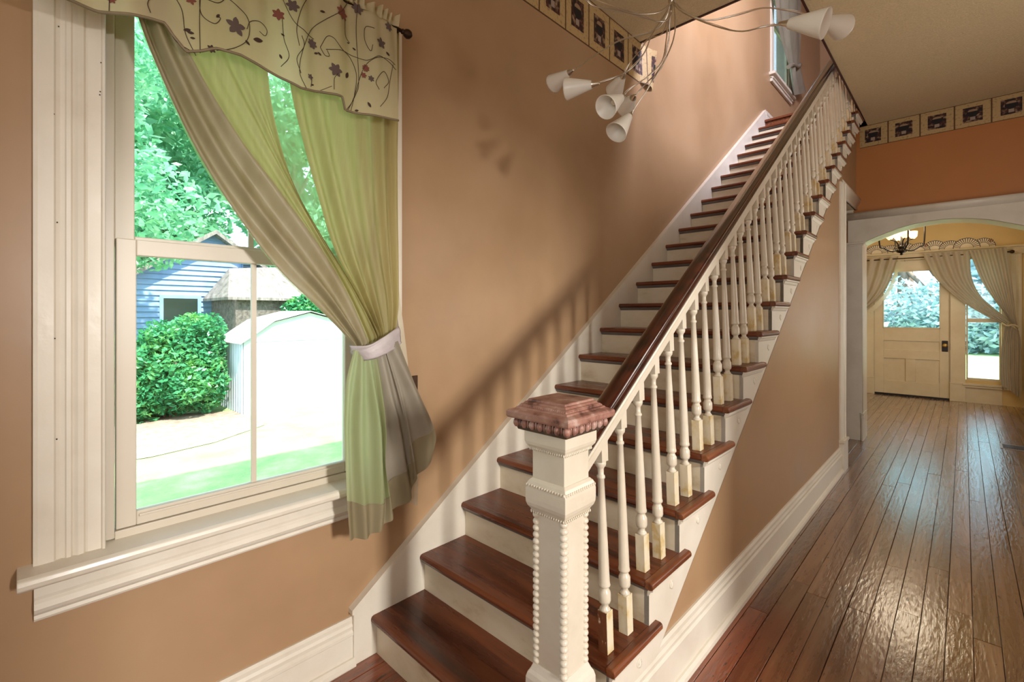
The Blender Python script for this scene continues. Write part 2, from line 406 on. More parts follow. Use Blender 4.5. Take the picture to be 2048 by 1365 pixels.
# ---------------------------------------------------------------- setting
WX = -.03
def wall_holes(name, ax, p0, p1, a0, a1, z0, z1, holes, mat):
    """a wall slab with rectangular holes (a0,a1,z0,z1), holes sorted along the wall"""
    b = MB()
    def bx(u0, u1, w0, w1):
        if u1-u0 < 1e-4 or w1-w0 < 1e-4: return
        if ax == 'x': b.box(p0, p1, u0, u1, w0, w1)
        else: b.box(u0, u1, p0, p1, w0, w1)
    cur = a0
    for (h0, h1, g0, g1) in holes:
        bx(cur, h0, z0, z1); bx(h0, h1, z0, g0); bx(h0, h1, g1, z1); cur = h1
    bx(cur, a1, z0, z1)
    return st(b.build(name, mat))
W1 = (-.64, .25, .80, 2.70)          # opening of window_1
W4 = (6.47, 7.28, 4.86, 6.35)        # upper-floor window
wall_holes('wall_left', 'x', WX-.15, WX, -2.75, 10.6, 0, 6.9, [W1, W4], WALL)
wall_holes('wall_back', 'y', -2.75, -2.6, WX, 3.75, 0, 3.78, [], WALL)
wall_holes('wall_right', 'x', 3.6, 3.75, -2.75, 10.6, 0, 6.9, [(-.36, .80, 0, 2.22)], WALL)
st(MB().box(3.75, 6.7, -2.3, -2.2, 0, 3.0).box(3.75, 6.7, 2.6, 2.7, 0, 3.0).box(6.6, 6.7, -2.3, 2.7, 0, 3.0).box(3.75, 6.7, -2.3, 2.7, 3.0, 3.1).box(3.75, 6.7, -2.3, 2.7, -.2, -.0).build('wall_side_room', WALL))
# floor: a dark sub-floor and each board a part
floor = st(MB().box(WX-.15, 3.75, -2.75, 10.6, -.2, -.022).build('floor', SUB))
PITCH = .0935; k0 = int((0-1.845)/PITCH)-1
joints = {}
for k in range(k0, 20):
    x0 = 1.845+k*PITCH; x1 = x0+PITCH
    if x0 > 3.55: break
    x0 = max(x0, WX)
    if x1 < WX+.02: continue
    rr = random.Random(k*13+5)
    ys = [-2.6]
    while ys[-1] < 10.45:
        ys.append(ys[-1]+rr.uniform(1.6, 3.6))
    ys[-1] = 10.47
    if k == 0: ys = [-2.6, 1.62+.88, 5.5, 8.2, 10.47]
    if k == 2: ys = [-2.6, .5, 3.44, 7.1, 10.47]
    for a, b_ in zip(ys[:-1], ys[1:]):
        if b_-a < .2: continue
        dz = rr.uniform(-.0012, .0008); g = rr.uniform(.0012, .0028); c = .0016
        X0, X1, Y0, Y1, Z = x0+g/2, x1-g/2, a+.001, b_-.001, dz
        vs = [(X0, Y0, -.022), (X1, Y0, -.022), (X1, Y1, -.022), (X0, Y1, -.022), (X0, Y0, Z-c), (X1, Y0, Z-c), (X1, Y1, Z-c), (X0, Y1, Z-c),
              (X0+c, Y0+c, Z), (X1-c, Y0+c, Z), (X1-c, Y1-c, Z), (X0+c, Y1-c, Z)]
        fs = [(3, 2, 1, 0)]+[(i, (i+1) % 4, 4+(i+1) % 4, 4+i) for i in range(4)]+[(4+i, 4+(i+1) % 4, 8+(i+1) % 4, 8+i) for i in range(4)]+[(8, 9, 10, 11)]
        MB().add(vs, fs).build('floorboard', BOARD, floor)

# ceiling of the ground floor, with the stairwell opening
CZ = 3.78
ceil = MB(); ceil.box(1.075, 3.6, -2.6, 6.2, CZ, 4.07); ceil.box(WX, 1.075, -2.6, 2.75, CZ, 4.07)
ceil = st(ceil.build('ceiling', CEIL))
st(MB().box(1.062, 1.077, 2.735, 6.0, CZ-.008, 4.08).box(WX, 1.062, 2.735, 2.752, CZ-.008, 4.08).build('trim_1', CEDGE))
st(MB().box(WX, 3.6, 6.35, 10.45, 3.2, 3.3).build('ceiling_front', YEL))
st(MB().box(WX, 3.6, 6.03, 10.45, 3.95, 4.094).build('floor_upper', RETN))
st(MB().box(WX-.15, 3.75, -2.75, 10.6, 6.75, 6.9).build('ceiling_upper', CEIL))
st(MB().box(WX-.45, 7.2, -3.2, 11.0, 6.9, 7.0).build('roof', ROOFM))
st(MB().box(WX, 3.6, 9.5, 9.6, 4.09, 6.75).build('wall_upper_end', WALL))
st(MB().box(WX, 3.6, -2.7, -2.6, 4.07, 6.75).build('wall_upper_back', WALL))

# hall wall below the stairs (its top follows the open string)
def SL(y): return .71*y-.38
hw = [(.60, 0), (4.81, 0), (4.81, 2.84), (6.2, 2.84), (6.2, SL(6.2)+.04), (.56, SL(.56)+.03), (.56, 0)]
st(MB().ext([(.57, .0), (4.81, 0), (4.81, SL(4.81)+.03), (.60, SL(.60)+.03)], 'x', .98, 1.04).ext([(4.81, 2.80), (6.2, 2.80), (6.2, 4.05), (4.81, SL(4.81)+.06)], 'x', .86, .962).build('wall_hall', WALL))
# soffit over the passage under the landing, with its cornice
st(MB().box(WX, .96, 4.81, 6.2, 2.78, 2.83).build('ceiling_passage', SOFF))
cor = [(1.04, 2.80), (1.062, 2.80), (1.068, 2.815), (1.068, 2.85), (1.08, 2.865), (1.085, 2.885), (1.10, 2.90), (1.10, 2.925), (1.085, 2.935), (1.07, 2.96), (1.04, 2.965)]
st(MB().ext([(x-.09, z-.02) for x, z in cor], 'y', 4.80, 6.2, True).build('trim_2', WHITE))
st(MB().box(.2, .94, 6.165, 6.2, 2.745, 2.78).build('trim_3', WHITE))
# vertical casing on the end of the hall wall, with plinth
t4 = MB(); t4.ext([(1.04, 4.64), (1.052, 4.64), (1.058, 4.66), (1.056, 4.70), (1.064, 4.715), (1.066, 4.76), (1.060, 4.79), (1.07, 4.80), (1.07, 4.825), (.97, 4.825), (.97, 4.811), (1.04, 4.811)], 'z', .30, 2.80)
t4.ext([(1.04, 4.63), (1.078, 4.63), (1.082, 4.64), (1.082, 4.84), (.965, 4.84), (.965, 4.812), (1.04, 4.812)], 'z', 0, .30)
t4.ext([(1.04, 4.62), (1.086, 4.62), (1.09, 4.63), (1.09, 4.85), (.96, 4.85), (.96, 4.812), (1.04, 4.812)], 'z', .285, .31)
st(t4.build('trim_4', WHITE))

# arch wall
AX0, AX1 = 1.03, 2.43
arc = [(AX0, 2.345), (1.045, 2.375), (1.10, 2.407), (1.22, 2.455), (1.36, 2.507), (1.50, 2.54), (1.62, 2.556), (1.73, 2.561)]
arc = arc+[(3.46-x, z) for x, z in reversed(arc[:-1])]
outer = [(AX1, 0), (3.6, 0), (3.6, CZ), (WX, CZ), (WX, 0), (AX0, 0)]
st(MB().ext(outer+arc, 'y', 6.2, 6.49).build('wall_arch', WALLO))
# arch trim: header board, crown, pilasters with cap and plinth, lining
arch = st(MB().ext([(.885, 2.345), (.885, 2.66), (2.60, 2.66), (2.60, 2.345), (AX1, 2.345)]+list(reversed(arc)), 'y', 6.165, 6.2).build('trim_5', WHITE))
cp = [(6.2, 2.655), (6.155, 2.655), (6.150, 2.668), (6.135, 2.675), (6.13, 2.695), (6.12, 2.71), (6.12, 2.736), (6.2, 2.74)]
MB().ext(cp, 'x', .845, 2.64, True).build('crown_moulding', WHITE, arch)
lin_ = MB(); q = [(AX0+.004, 0)]+[(x, z-.004) for x, z in arc]+[(AX1-.004, 0)]
for (xa, za), (xb, zb) in zip(q[:-1], q[1:]):
    lin_.add([(xa, 6.163, za), (xa, 6.50, za), (xb, 6.50, zb), (xb, 6.163, zb), ], [(0, 1, 2, 3)], True)
lin_.build('arch_lining', WHITE, arch)
for x0, x1 in ((.872, AX0), (AX1, 2.59)):
    p = MB(); p.box(x0, x1, 6.16, 6.2, 0, 2.35); p.build('pilaster', WHITE, arch, .003)
    p = MB(); p.box(x0-.012, x1+.012, 6.15, 6.215, 2.345, 2.362); p.box(x0-.026, x1+.026, 6.135, 6.22, 2.362, 2.385); p.build('pilaster_cap', WHITE, arch, .004)
    xx = x1 if x0 < 1.5 else x0
    p = MB()
    for zz in (.27, .295, .32): p.box(min(xx-.012, xx+.012), max(xx-.012, xx+.012), 6.14, 6.40, zz, zz+.013)
    p.box(xx-.008, xx+.008, 6.145, 6.40, 0, .28)
    p.build('plinth', WHITE, arch)
# baseboards
def base_prof(d, h, s=1):
    return [(0, 0), (s*.040, 0), (s*.042, .006), (s*.040, .022), (s*.030, .034), (s*.022, .036), (s*.020, h*.62), (s*.024, h*.64), (s*.024, h*.70), (s*.017, h*.74), (s*.020, h*.82), (s*.014, h*.87), (s*.015, h*.95), (s*.008, h), (0, h)]
def base(name, x, y0, y1, h, s=1):
    return st(MB().ext([(x+u, z) for u, z in base_prof(.02, h, s)], 'y', y0, y1).build(name, WHITE))
base('baseboard_left', WX, -2.6, .185, .205)
base('baseboard_hall', 1.04, .62, 4.63, .24)
st(MB().box(WX, .87, 6.175, 6.2, 0, .14).box(WX, .87, 6.165, 6.2, .14, .16).build('baseboard_passage', WHITE))
base('baseboard_upper', WX, 6.13, 9.5, .18).location.z = 4.094
base('baseboard_right', 2.65, 6.36, 10.45, .24, -1)

# front room shell: yellow walls
st(MB().box(2.65, 2.75, 6.36, 10.45, 0, 3.2).build('wall_front_right', YEL))
st(MB().box(-.0, .10, 6.36, 10.45, 0, 3.2).build('wall_front_left', YEL))
DY = 10.45
wall_holes('wall_front', 'y', DY, DY+.15, WX-.15, 3.75, 0, 6.9, [(.13, .52, .38, 2.5), (.67, 1.73, 0, 2.5), (1.93, 2.36, .38, 2.5)], YEL)

# wallpaper borders
BL = border_mat('border_print_left', 1, 1.447-.273*12, .273, 3.435, 3.775)
BA = border_mat('border_print_arch', 0, 1.267-.283*6, .283, 3.52, 3.78)
b = MB(); b.box(WX, WX+.002, -2.6, 2.72, 3.435, 3.775)
n = 14; vs = []
for i in range(n+1):      # torn end peeling off the wall
    t = i/n
    vs += [(WX+.003+.055*t**2, 2.72+.20*t, 3.775-.02*t), (WX+.003+.03*math.sin(t*3), 2.72+.22*t, 3.435+.01*t)]
b.add(vs, [(2*i, 2*i+1, 2*i+3, 2*i+2) for i in range(n)], True)
tag(b.build('wallpaper_border', BL), 'potted plant wallpaper border along the ceiling above the green curtain, torn at the stairwell', 'wallpaper')
tag(MB().box(1.0, 3.6, 6.198, 6.2, 3.52, 3.78).build('wallpaper_border', BA), 'potted plant wallpaper border on the orange wall above the arch', 'wallpaper')
tag(MB().box(.3, .87, 6.198, 6.2, 2.50, 2.72).build('wallpaper_border', border_mat('border_print_passage', 0, .0, .283, 2.50, 2.72)), 'short strip of dark wallpaper border in the passage beside the arch header', 'wallpaper')

# ---------------------------------------------------------------- window_1 (left wall)
w1 = st(MB().box(WX-.15, WX-.001, -.655, -.64, .80, 2.71).box(WX-.15, WX-.001, .25, .265, .80, 2.71).box(WX-.15, WX-.001, -.655, .265, 2.70, 2.72).build('window_1', VINYL))
def casing(y0, y1, z0, z1, flip):
    w = y1-y0
    pr = [(0, 0), (.020, 0), (.022, .06), (.022, .27), (.017, .30), (.013, .36), (.017, .42), (.022, .44), (.022, .50), (.016, .53), (.020, .56), (.024, .60), (.021, .68), (.014, .71), (.018, .74), (.019, .93), (.026, .95), (.028, .985), (.022, 1.0), (0, 1.0)]
    if flip: pr = [(a, 1-t) for a, t in pr]
    return MB().ext([(WX+a, y0+t*w) for a, t in pr], 'z', z0, z1, False)
casing(-.795, -.637, .80, 2.86, False).build('casing', WHITE, w1)
casing(.247, .428, .80, 2.86, True).build('casing', WHITE, w1)
MB().box(WX, WX+.022, -.637, .247, 2.71, 2.86).build('casing_head', WHITE, w1)
MB().ext([(-.15, .775), (.055, .765), (.064, .772), (.066, .785), (.062, .797), (.052, .802), (-.15, .812)], 'y', -.827, .445).build('stool', WHITE, w1, .003)
MB().ext([(WX, .645), (-.012, .645), (-.008, .652), (-.010, .662), (.000, .672), (.006, .684), (-.001, .698), (-.007, .706), (-.004, .716), (-.006, .765), (WX, .765)], 'y', -.793, .43).build('apron', WHITE, w1)
nh_ = MB()
for i, (yy, zz) in enumerate([(-.755, 2.36), (-.742, 2.37), (-.765, 2.12), (-.752, 2.11), (-.757, 1.80), (-.745, 1.795), (-.762, 1.46), (-.750, 1.455), (-.757, 1.15), (-.746, 1.16), (-.757, 1.01), (-.755, 1.0), (-.648, 2.30), (-.650, 2.21), (-.651, 2.20), (-.76, .86), (-.761, .85)]):
    nh_.ball((WX+.0212, yy, zz), .0008, .0022, .0022, 6, 4)
nh_.build('nail_hole', BLACK, w1)
def sash(nm, x0, x1, y0, y1, z0, z1, fl, fb, ft, mat=VINYL):
    s_ = MB(); s_.box(x0, x1, y0, y0+fl, z0, z1); s_.box(x0, x1, y1-fl, y1, z0, z1)
    s_.box(x0, x1, y0+fl, y1-fl, z0, z0+fb); s_.box(x0, x1, y0+fl, y1-fl, z1-ft, z1)
    return s_.build(nm, mat, w1, .003)
fr = MB()
fr.box(-.125, -.045, -.64, -.612, .81, 2.70); fr.box(-.125, -.045, .222, .25, .81, 2.70); fr.box(-.125, -.045, -.612, .222, 2.67, 2.70); fr.box(-.125, -.045, -.612, .222, .80, .832)
fr.build('window_frame', VINYL, w1, .003)
lo = sash('lower_sash', -.085, -.052, -.608, .218, .834, 1.771, .052, .045, .053)
MB().box(-.068, -.044, -.55, .16, .862, .870).build('lift_rail', VINYL, lo, .002)
MB().box(-.072, -.069, -.56, .17, .87, 1.725).build('pane', GLASS, lo)
MB().box(-.078, -.066, -.206, -.188, .87, 1.725).build('muntin', VINYL, lo)
up = sash('upper_sash', -.118, -.088, -.608, .218, 1.745, 2.668, .052, .04, .04)
MB().box(-.105, -.102, -.56, .17, 1.78, 2.63).build('pane', GLASS, up)
MB().box(-.110, -.098, -.206, -.188, 1.78, 2.63).build('muntin', VINYL, up)

# ---------------------------------------------------------------- staircase
R_, T_ = .178, .261
NT = 22
stair = empty('staircase', (.5, .26, 0), 'long straight staircase with dark brown treads and cream risers climbing the peach wall', 'staircase')
# wall string and open string
MB().ext([(.18, 0), (.18, .225), (6.04, .104+.683*6.04), (6.15, 4.094), (6.04, 4.0), (.6, 0)], 'x', WX, 0).build('wall_string', WHITE, stair, .003)
MB().ext([(.17, .225), (.19, .222), (6.05, .097+.683*6.04), (6.05, .115+.683*6.04), (.17, .245)], 'x', WX, .006).build('string_cap', WHITE, stair)
os_ = [(.57, 0), (.289, 0)]
for n in range(1, NT+1):
    os_ += [(T_*n+.028, R_*n-.03), (T_*(n+1)+.028, R_*n-.03)]
os_ += [(T_*(NT+1)+.028, R_*(NT+1)-.03), (6.2, 4.06), (6.2, SL(6.2))]
MB().ext(os_, 'x', 1.035, 1.055).build('open_string', WHITE, stair)
# tread prototype (nose at y=0, top at z=0)
def tread_mb(x0, x1, back):
    pr = [(back, 0), (.012, 0), (.004, -.004), (0, -.012), (0, -.020), (.004, -.027), (.012, -.030), (back, -.030)]
    return MB().ext(pr, 'x', x0, x1)
tp = tread_mb(.001, 1.050, .288).build('tread', TREAD, None, local=True)
rp = MB().ext([(1.049, 0), (1.074, 0), (1.082, -.004), (1.085, -.012), (1.085, -.020), (1.081, -.027), (1.073, -.030), (1.049, -.030)], 'y', .0, .343)
rp = rp.build('return_nosing', RETN, tp, local=True, bevel=.004)
cv = MB().ext([(.010, -.030), (.0135, -.040), (.022, -.048), (.028, -.050), (.028, -.030)], 'x', .003, 1.058).build('front_cove', COVE, tp, local=True)
sv = MB().ext([(1.055, -.030), (1.078, -.030), (1.077, -.038), (1.068, -.042), (1.064, -.052), (1.058, -.060), (1.055, -.060)], 'y', .014, .335).build('side_cove', WHITE, tp, local=True)
def copy_part(o, parent, loc):
    c = o.copy(); C.objects.link(c); c.parent = parent; c.location = loc
    for ch in o.children:
        d = ch.copy(); C.objects.link(d); d.parent = c
    return c
so = Vector(stair.location)
tp.parent = stair; tp.location = Vector((0, T_, R_))-so
for n in range(2, NT+1): copy_part(tp, stair, Vector((0, T_*n, R_*n))-so)
MB().box(WX, 1.06, T_*23, 6.2, R_*23-.03, R_*23).build('landing_nosing', TREAD, stair, .006)
rz = MB().box(.001, 1.0549, .028, .046, 0, R_-.03).build('riser', RISER, None, local=True)
rz.parent = stair; rz.location = Vector((0, T_, 0))-so
for n in range(2, NT+2): copy_part(rz, stair, Vector((0, T_*n, R_*(n-1)))-so)
# small carved scrolls applied to the string below each return
sc_ = MB()
pts = [(1.056, .0+.016*math.cos(a)*(1-a/9), .02*math.sin(a)*(1-a/9)) for a in [i*.45 for i in range(14)]]
sc_.tube(pts, .0035, 6); sc_.ball((1.055, .012, -.004), .004, .012, .018, 8, 5)
sp_ = sc_.build('scroll_ornament', WHITE, None, local=True); sp_.parent = stair; sp_.location = Vector((0, T_+.21, R_-.10))-so
for n in range(2, NT): copy_part(sp_, stair, Vector((0, T_*n+.21, R_*n-.10))-so)

# ---------------------------------------------------------------- balustrade
rl = empty('stair_railing', (1.009, .45, .178), 'dark varnished handrail on cream turned balusters rising from the newel post', 'railing')
ro = Vector(rl.location)
SLP = .690
def railz(y): return .800+SLP*y       # top of rail
BX = 1.009
def bal(h):
    """turned baluster from tread to underside of rail, h = length of the turned part"""
    hb = .140
    pr = [(.020, 0), (.018, .006), (.012, .012), (.0125, .022), (.019, .026), (.0215, .034), (.0215, .062), (.018, .068), (.015, .075), (.015, .080), (.0205, .083), (.0215, .088), (.0205, .094), (.0195, .098)]
    L = h-.098-.062
    pr += [(.0195-.0085*t**1.2, .098+L*t) for t in (.15, .4, .7, 1.0)]
    z = h-.062
    pr += [(.014, z+.002), (.0148, z+.006), (.014, z+.011), (.0105, z+.014), (.0105, z+.034), (.013, z+.040), (.018, z+.046), (.0195, z+.054), (.0195, z+.062)]
    o = MB().lathe([(r, zz+hb) for r, zz in pr], 14).build('baluster', BALW, None, local=True)
    MB().box(-.0195, .0195, -.0195, .0195, 0, hb).build('baluster_block', BLOCK, o, .0015, 1, local=True)
    # square top let into the rail, cut to the slope of the rail
    z0 = h+hb; z1 = z0+.062
    vs = [(x, y, z) for z in (0, 1) for x, y in ((-.0195, -.0195), (.0195, -.0195), (.0195, .0195), (-.0195, .0195))]
    vs = [(x, y, z0 if z == 0 else z1+SLP*y+.03) for x, y, z in vs]
    MB().add(vs, [(3, 2, 1, 0), (4, 5, 6, 7), (0, 1, 5, 4), (1, 2, 6, 5), (2, 3, 7, 6), (3, 0, 4, 7)]).build('baluster_top', BALW, o, local=True)
    return o
UN = .134     # rail underside (incl. fillet) below rail top
tops = .062
def need(y, n): return railz(y)-UN-R_*n-.140-tops
yA, yB = .068, .2015
pA = bal(need(2*T_+yA, 2)); pB = bal(need(2*T_+yB, 2))
pA.parent = rl; pA.location = Vector((BX, 2*T_+yA, 2*R_))-ro
pB.parent = rl; pB.location = Vector((BX, 2*T_+yB, 2*R_))-ro
for ch in pA.children:
    if ch.name.startswith('baluster_block'): firstblock = ch
for n in range(3, NT+1):
    dz = (SLP*T_-R_)*(n-2)
    copy_part(pA, rl, Vector((BX, T_*n+yA, R_*n+dz*0))-ro)
    copy_part(pB, rl, Vector((BX, T_*n+yB, R_*n+dz*0))-ro)
# first baluster's block is stripped to bare wood on its front
fb = firstblock; fb.data = fb.data.copy(); fb.data.materials.append(BARE)
for p_ in fb.data.polygons:
    if p_.normal.y < -.9: p_.material_index = 1
fb['label'] = 'lower block stripped to bare brown wood on its front'
for o_ in list(rl.children):
    if o_.name.startswith('baluster'): o_.rotation_euler.y = -.036
# handrail: moulded section swept up the slope
def sweep_yz(prof, y0, y1, zf):
    b = MB(); n = len(prof); ca = 1.0
    vs = []
    for y in (y0, y1):
        for (x, w) in prof: vs.append((BX-.026+x, y-w*.56, zf(y)+w*.82-w*.56*0-(.56*SLP*0)))
    b.add(vs, [(i, (i+1) % n, n+(i+1) % n, n+i) for i in range(n)]+[tuple(reversed(range(n))), tuple(range(n, 2*n))], False)
    return b
sec = [(0, 0), (.014, -.001), (.024, -.005), (.031, -.012), (.034, -.021), (.032, -.030), (.026, -.036), (.026, -.040), (.030, -.044), (.030, -.052), (.024, -.058), (.020, -.066), (.020, -.070)]
prof = [(x, w) for x, w in sec]+[(-x, w) for x, w in reversed(sec[1:])]
def railf(y): return railz(y)
hr = sweep_yz(prof, .47, 5.75, railf)
ho = hr.build('handrail', RAIL, rl)
for p_ in ho.data.polygons: p_.use_smooth = len(p_.vertices) == 4
em = ho.modifiers.new('e', 'EDGE_SPLIT'); em.split_angle = .7
fl = sweep_yz([(-.0225, -.070), (.0225, -.070), (.0245, -.078), (.0225, -.085), (.0225, -.112), (-.0225, -.112), (-.0225, -.085), (-.0245, -.078)], .385, 5.75, railf)
fl.build('rail_fillet', BALW, rl)

# ---------------------------------------------------------------- newel post
NX, NY = 1.0, .345
nw = empty('newel_post', (NX, NY, 0), 'square cream newel post with beaded corners and worn red-brown pyramid cap at stair foot', 'newel post')
MB().sqlathe([(.084, 0), (.084, .30), (.080, .31), (.078, .40), (.074, .415), (.068, .425), (.064, .435), (.060, .445)], NX, NY).build('base_block', WHITE, nw, .003)
MB().sqlathe([(.0575, .44), (.0575, .925)], NX, NY).build('shaft', BALW, nw, .002)
bd = MB().ball((0, 0, 0), .0138, .0138, .0113, 12, 8).build('bead', BALW, None, local=True)
first = True
for sx in (-1, 1):
    for sy in (-1, 1):
        for i in range(23):
            loc = (sx*.0520, sy*.0520, .452+i*.0205)
            if first: bd.parent = nw; bd.location = loc; first = False
            else:
                c = bd.copy(); C.objects.link(c); c.parent = nw; c.location = loc
MB().sqlathe([(.0575, .905), (.062, .912), (.066, .922), (.068, .925), (.074, .934), (.0775, .945), (.0785, .96), (.0785, .985), (.0765, 1.000), (.072, 1.010), (.064, 1.018)], NX, NY).build('cushion_block', BALW, nw, .002)
MB().sqlathe([(.062, 1.015), (.062, 1.112)], NX, NY).build('neck', BALW, nw, .002)
MB().sqlathe([(.062, 1.105), (.066, 1.108), (.070, 1.115), (.077, 1.124), (.080, 1.134), (.080, 1.168)], NX, NY).build('collar', BALW, nw, .002)
dn = MB()      # fine dentil beads round the cushion and the collar
for (hh, z, m_) in ((.0775, .998, 15), (.069, 1.110, 17), (.0665, .915, 15)):
    for i in range(m_):
        t = -hh+2*hh*(i+.5)/m_
        for c_ in ((NX+t, NY-hh), (NX+hh, NY+t), (NX+t, NY+hh), (NX-hh, NY+t)): dn.ball((c_[0], c_[1], z), .0034, None, .005, 6, 4)
stuff(dn.build('carved_bead_row', BALW, nw))
MB().sqlathe([(.084, 1.166), (.094, 1.170), (.096, 1.176), (.098, 1.205), (.100, 1.208)], NX, NY).build('cap_frieze', CAPT, nw)
cap = MB().sqlathe([(.108, 1.205), (.117, 1.207), (.1205, 1.212), (.1205, 1.226), (.117, 1.231), (.100, 1.236), (.098, 1.240), (.092, 1.242), (.088, 1.249), (.083, 1.250), (.079, 1.256), (.074, 1.257), (.072, 1.263), (.070, 1.264)], NX, NY).build('cap', CAPM, nw, .0015)
eg = MB(); 
for i in range(7):
    t = -.096+.192*i/6
    for c_ in ((NX+t, NY-.098), (NX+.098, NY+t), (NX+t, NY+.098), (NX-.098, NY+t)): eg.ball((c_[0], c_[1], 1.191), .0105, None, .0145, 10, 6)
    if i < 6:
        u = t+.016
        for c_ in ((NX+u, NY-.099), (NX+.099, NY+u), (NX+u, NY+.099), (NX-.099, NY+u)): eg.ball((c_[0], c_[1], 1.192), .0032, None, .013, 6, 4)
eg.build('egg_ornament', CAPM, cap)
e2 = MB()
for i in range(24):
    t = -.089+.178*i/23
    for c_ in ((NX+t, NY-.090), (NX+.090, NY+t), (NX+t, NY+.090), (NX-.090, NY+t)): e2.ball((c_[0], c_[1], 1.2435), .0032, None, .0032, 6, 4)
e2.build('bead_row', CAPM, cap)

# ---------------------------------------------------------------- curtains at window_1
cr_ = empty('curtain_rod', (.09, -.1, 2.88), 'dark bronze curtain rod with ball end at top right of the green curtain', 'curtain rod')
RE = Vector((0.09,0.361,2.793)); RZ_ = RE.z
MB().tube([(.09, -.85, RZ_), (.09, RE.y, RZ_)], .0085, 10).build('rod', ROD, cr_)
MB().lathe([(.006, 0), (.010, .004), (.012, .008), (.009, .014), (.017, .022), (.021, .034), (.018, .046), (.009, .054), (.004, .058)], 12, (.09, RE.y-.003, RZ_), (0, 1, 0)).build('finial', ROD, cr_)
MB().box(WX, .09, RE.y-.016, RE.y-.008, RZ_-.006, RZ_+.006).box(WX+.02, -.002, RE.y-.024, RE.y, RZ_-.035, RZ_+.035).build('bracket', ROD, cr_)
cu = empty('curtain', (.07, .2, 1.4), 'green silky curtain swept across the large window to a tied waist', 'curtain')
A0 = [(0.08,-0.595,2.515),(0.08,-0.541,2.34),(0.08,-0.433,2.089),(0.08,-0.312,1.887),(0.08,-0.164,1.693),(0.08,-0.015,1.552),(0.08,0.127,1.407)]
A1 = [(0.09,-0.572,2.522),(0.09,-0.511,2.34),(0.09,-0.393,2.088),(0.09,-0.272,1.9),(0.09,-0.126,1.719),(0.09,0.011,1.576),(0.09,0.142,1.411)]
A2 = [(0.1,-0.544,2.531),(0.1,-0.478,2.342),(0.1,-0.355,2.096),(0.1,-0.233,1.923),(0.1,-0.09,1.753),(0.1,0.039,1.598),(0.1,0.157,1.419)]
A3 = [(0.09,-0.511,2.557),(0.09,-0.441,2.365),(0.09,-0.307,2.148),(0.09,-0.176,1.989),(0.09,-0.025,1.803),(0.09,0.094,1.624),(0.09,0.187,1.43)]
A4 = [(0.07,-0.362,2.641),(0.07,-0.329,2.429),(0.07,-0.217,2.211),(0.07,-0.119,2.032),(0.07,0.008,1.82),(0.07,0.13,1.626),(0.07,0.229,1.441)]
A5 = [(0.065,-0.198,2.73),(0.065,-0.195,2.42),(0.065,-0.164,2.209),(0.065,-0.098,2.009),(0.065,0.002,1.84),(0.065,0.146,1.637),(0.065,0.261,1.448)]
for c_ in (A0, A1, A2, A3, A4, A5): c_.append((c_[-1][0], c_[-1][1]+.004, c_[-1][2]-.035))
cloth('bundle', [A0, A1, A2, A3], BUNDLE, cu, 48, 60, lambda s, t: .016*math.sin(2*PI*2.2*s+.6)*(1-.5*t)+.004*math.sin(19*s+5*t))
cloth('panel', [A3, A4, A5], GREEN, cu, 60, 60, lambda s, t: .012*math.sin(2*PI*3.2*s+2*t)*(.35+.65*t)*(1-.4*t)+.004*math.sin(31*s+7*t))
B0 = [(0.065,-0.135,2.761),(0.065,-0.119,2.43),(0.065,-0.068,2.197),(0.065,-0.01,1.996),(0.065,0.059,1.786),(0.065,0.164,1.607),(0.065,0.248,1.444)]
B1 = [(0.08,0.015,2.81),(0.08,0.026,2.477),(0.08,0.067,2.209),(0.08,0.114,1.995),(0.08,0.17,1.774),(0.08,0.228,1.587),(0.08,0.269,1.453)]
B2 = [(0.07,0.189,2.837),(0.07,0.205,2.482),(0.07,0.222,2.23),(0.07,0.243,1.998),(0.07,0.272,1.762),(0.07,0.302,1.588),(0.07,0.309,1.46)]
B3 = [(0.05,0.366,2.816),(0.05,0.363,2.497),(0.05,0.36,2.225),(0.05,0.363,1.976),(0.05,0.368,1.749),(0.05,0.368,1.567),(0.05,0.355,1.465)]
for c_ in (B0, B1, B2, B3): c_.append((c_[-1][0], c_[-1][1]-.004, c_[-1][2]-.035))
cloth('panel', [B0, B1, B2, B3], GREEN, cu, 90, 60, lambda s, t: .015*math.sin(2*PI*5.3*s+1.2*t)*(1-.55*t)+.004*math.sin(41*s))
S0 = [(0.045,-0.597,2.523),(0.045,-0.512,2.293),(0.045,-0.407,2.054),(0.045,-0.281,1.858),(0.045,-0.128,1.663),(0.045,0.031,1.519),(0.045,0.152,1.396)]
S1 = [(0.04,-0.21,2.717),(0.04,-0.176,2.417),(0.04,-0.122,2.151),(0.04,-0.027,1.938),(0.04,0.097,1.709),(0.04,0.187,1.565),(0.04,0.253,1.452)]
S2 = [(0.035,0.19,2.918),(0.035,0.178,2.549),(0.035,0.185,2.23),(0.035,0.213,1.977),(0.035,0.249,1.719),(0.035,0.281,1.566),(0.035,0.311,1.455)]
cloth('sheer_liner', [S0, S1, S2], SHEER, cu, 50, 40, lambda s, t: .008*math.sin(2*PI*7*s+2*t))
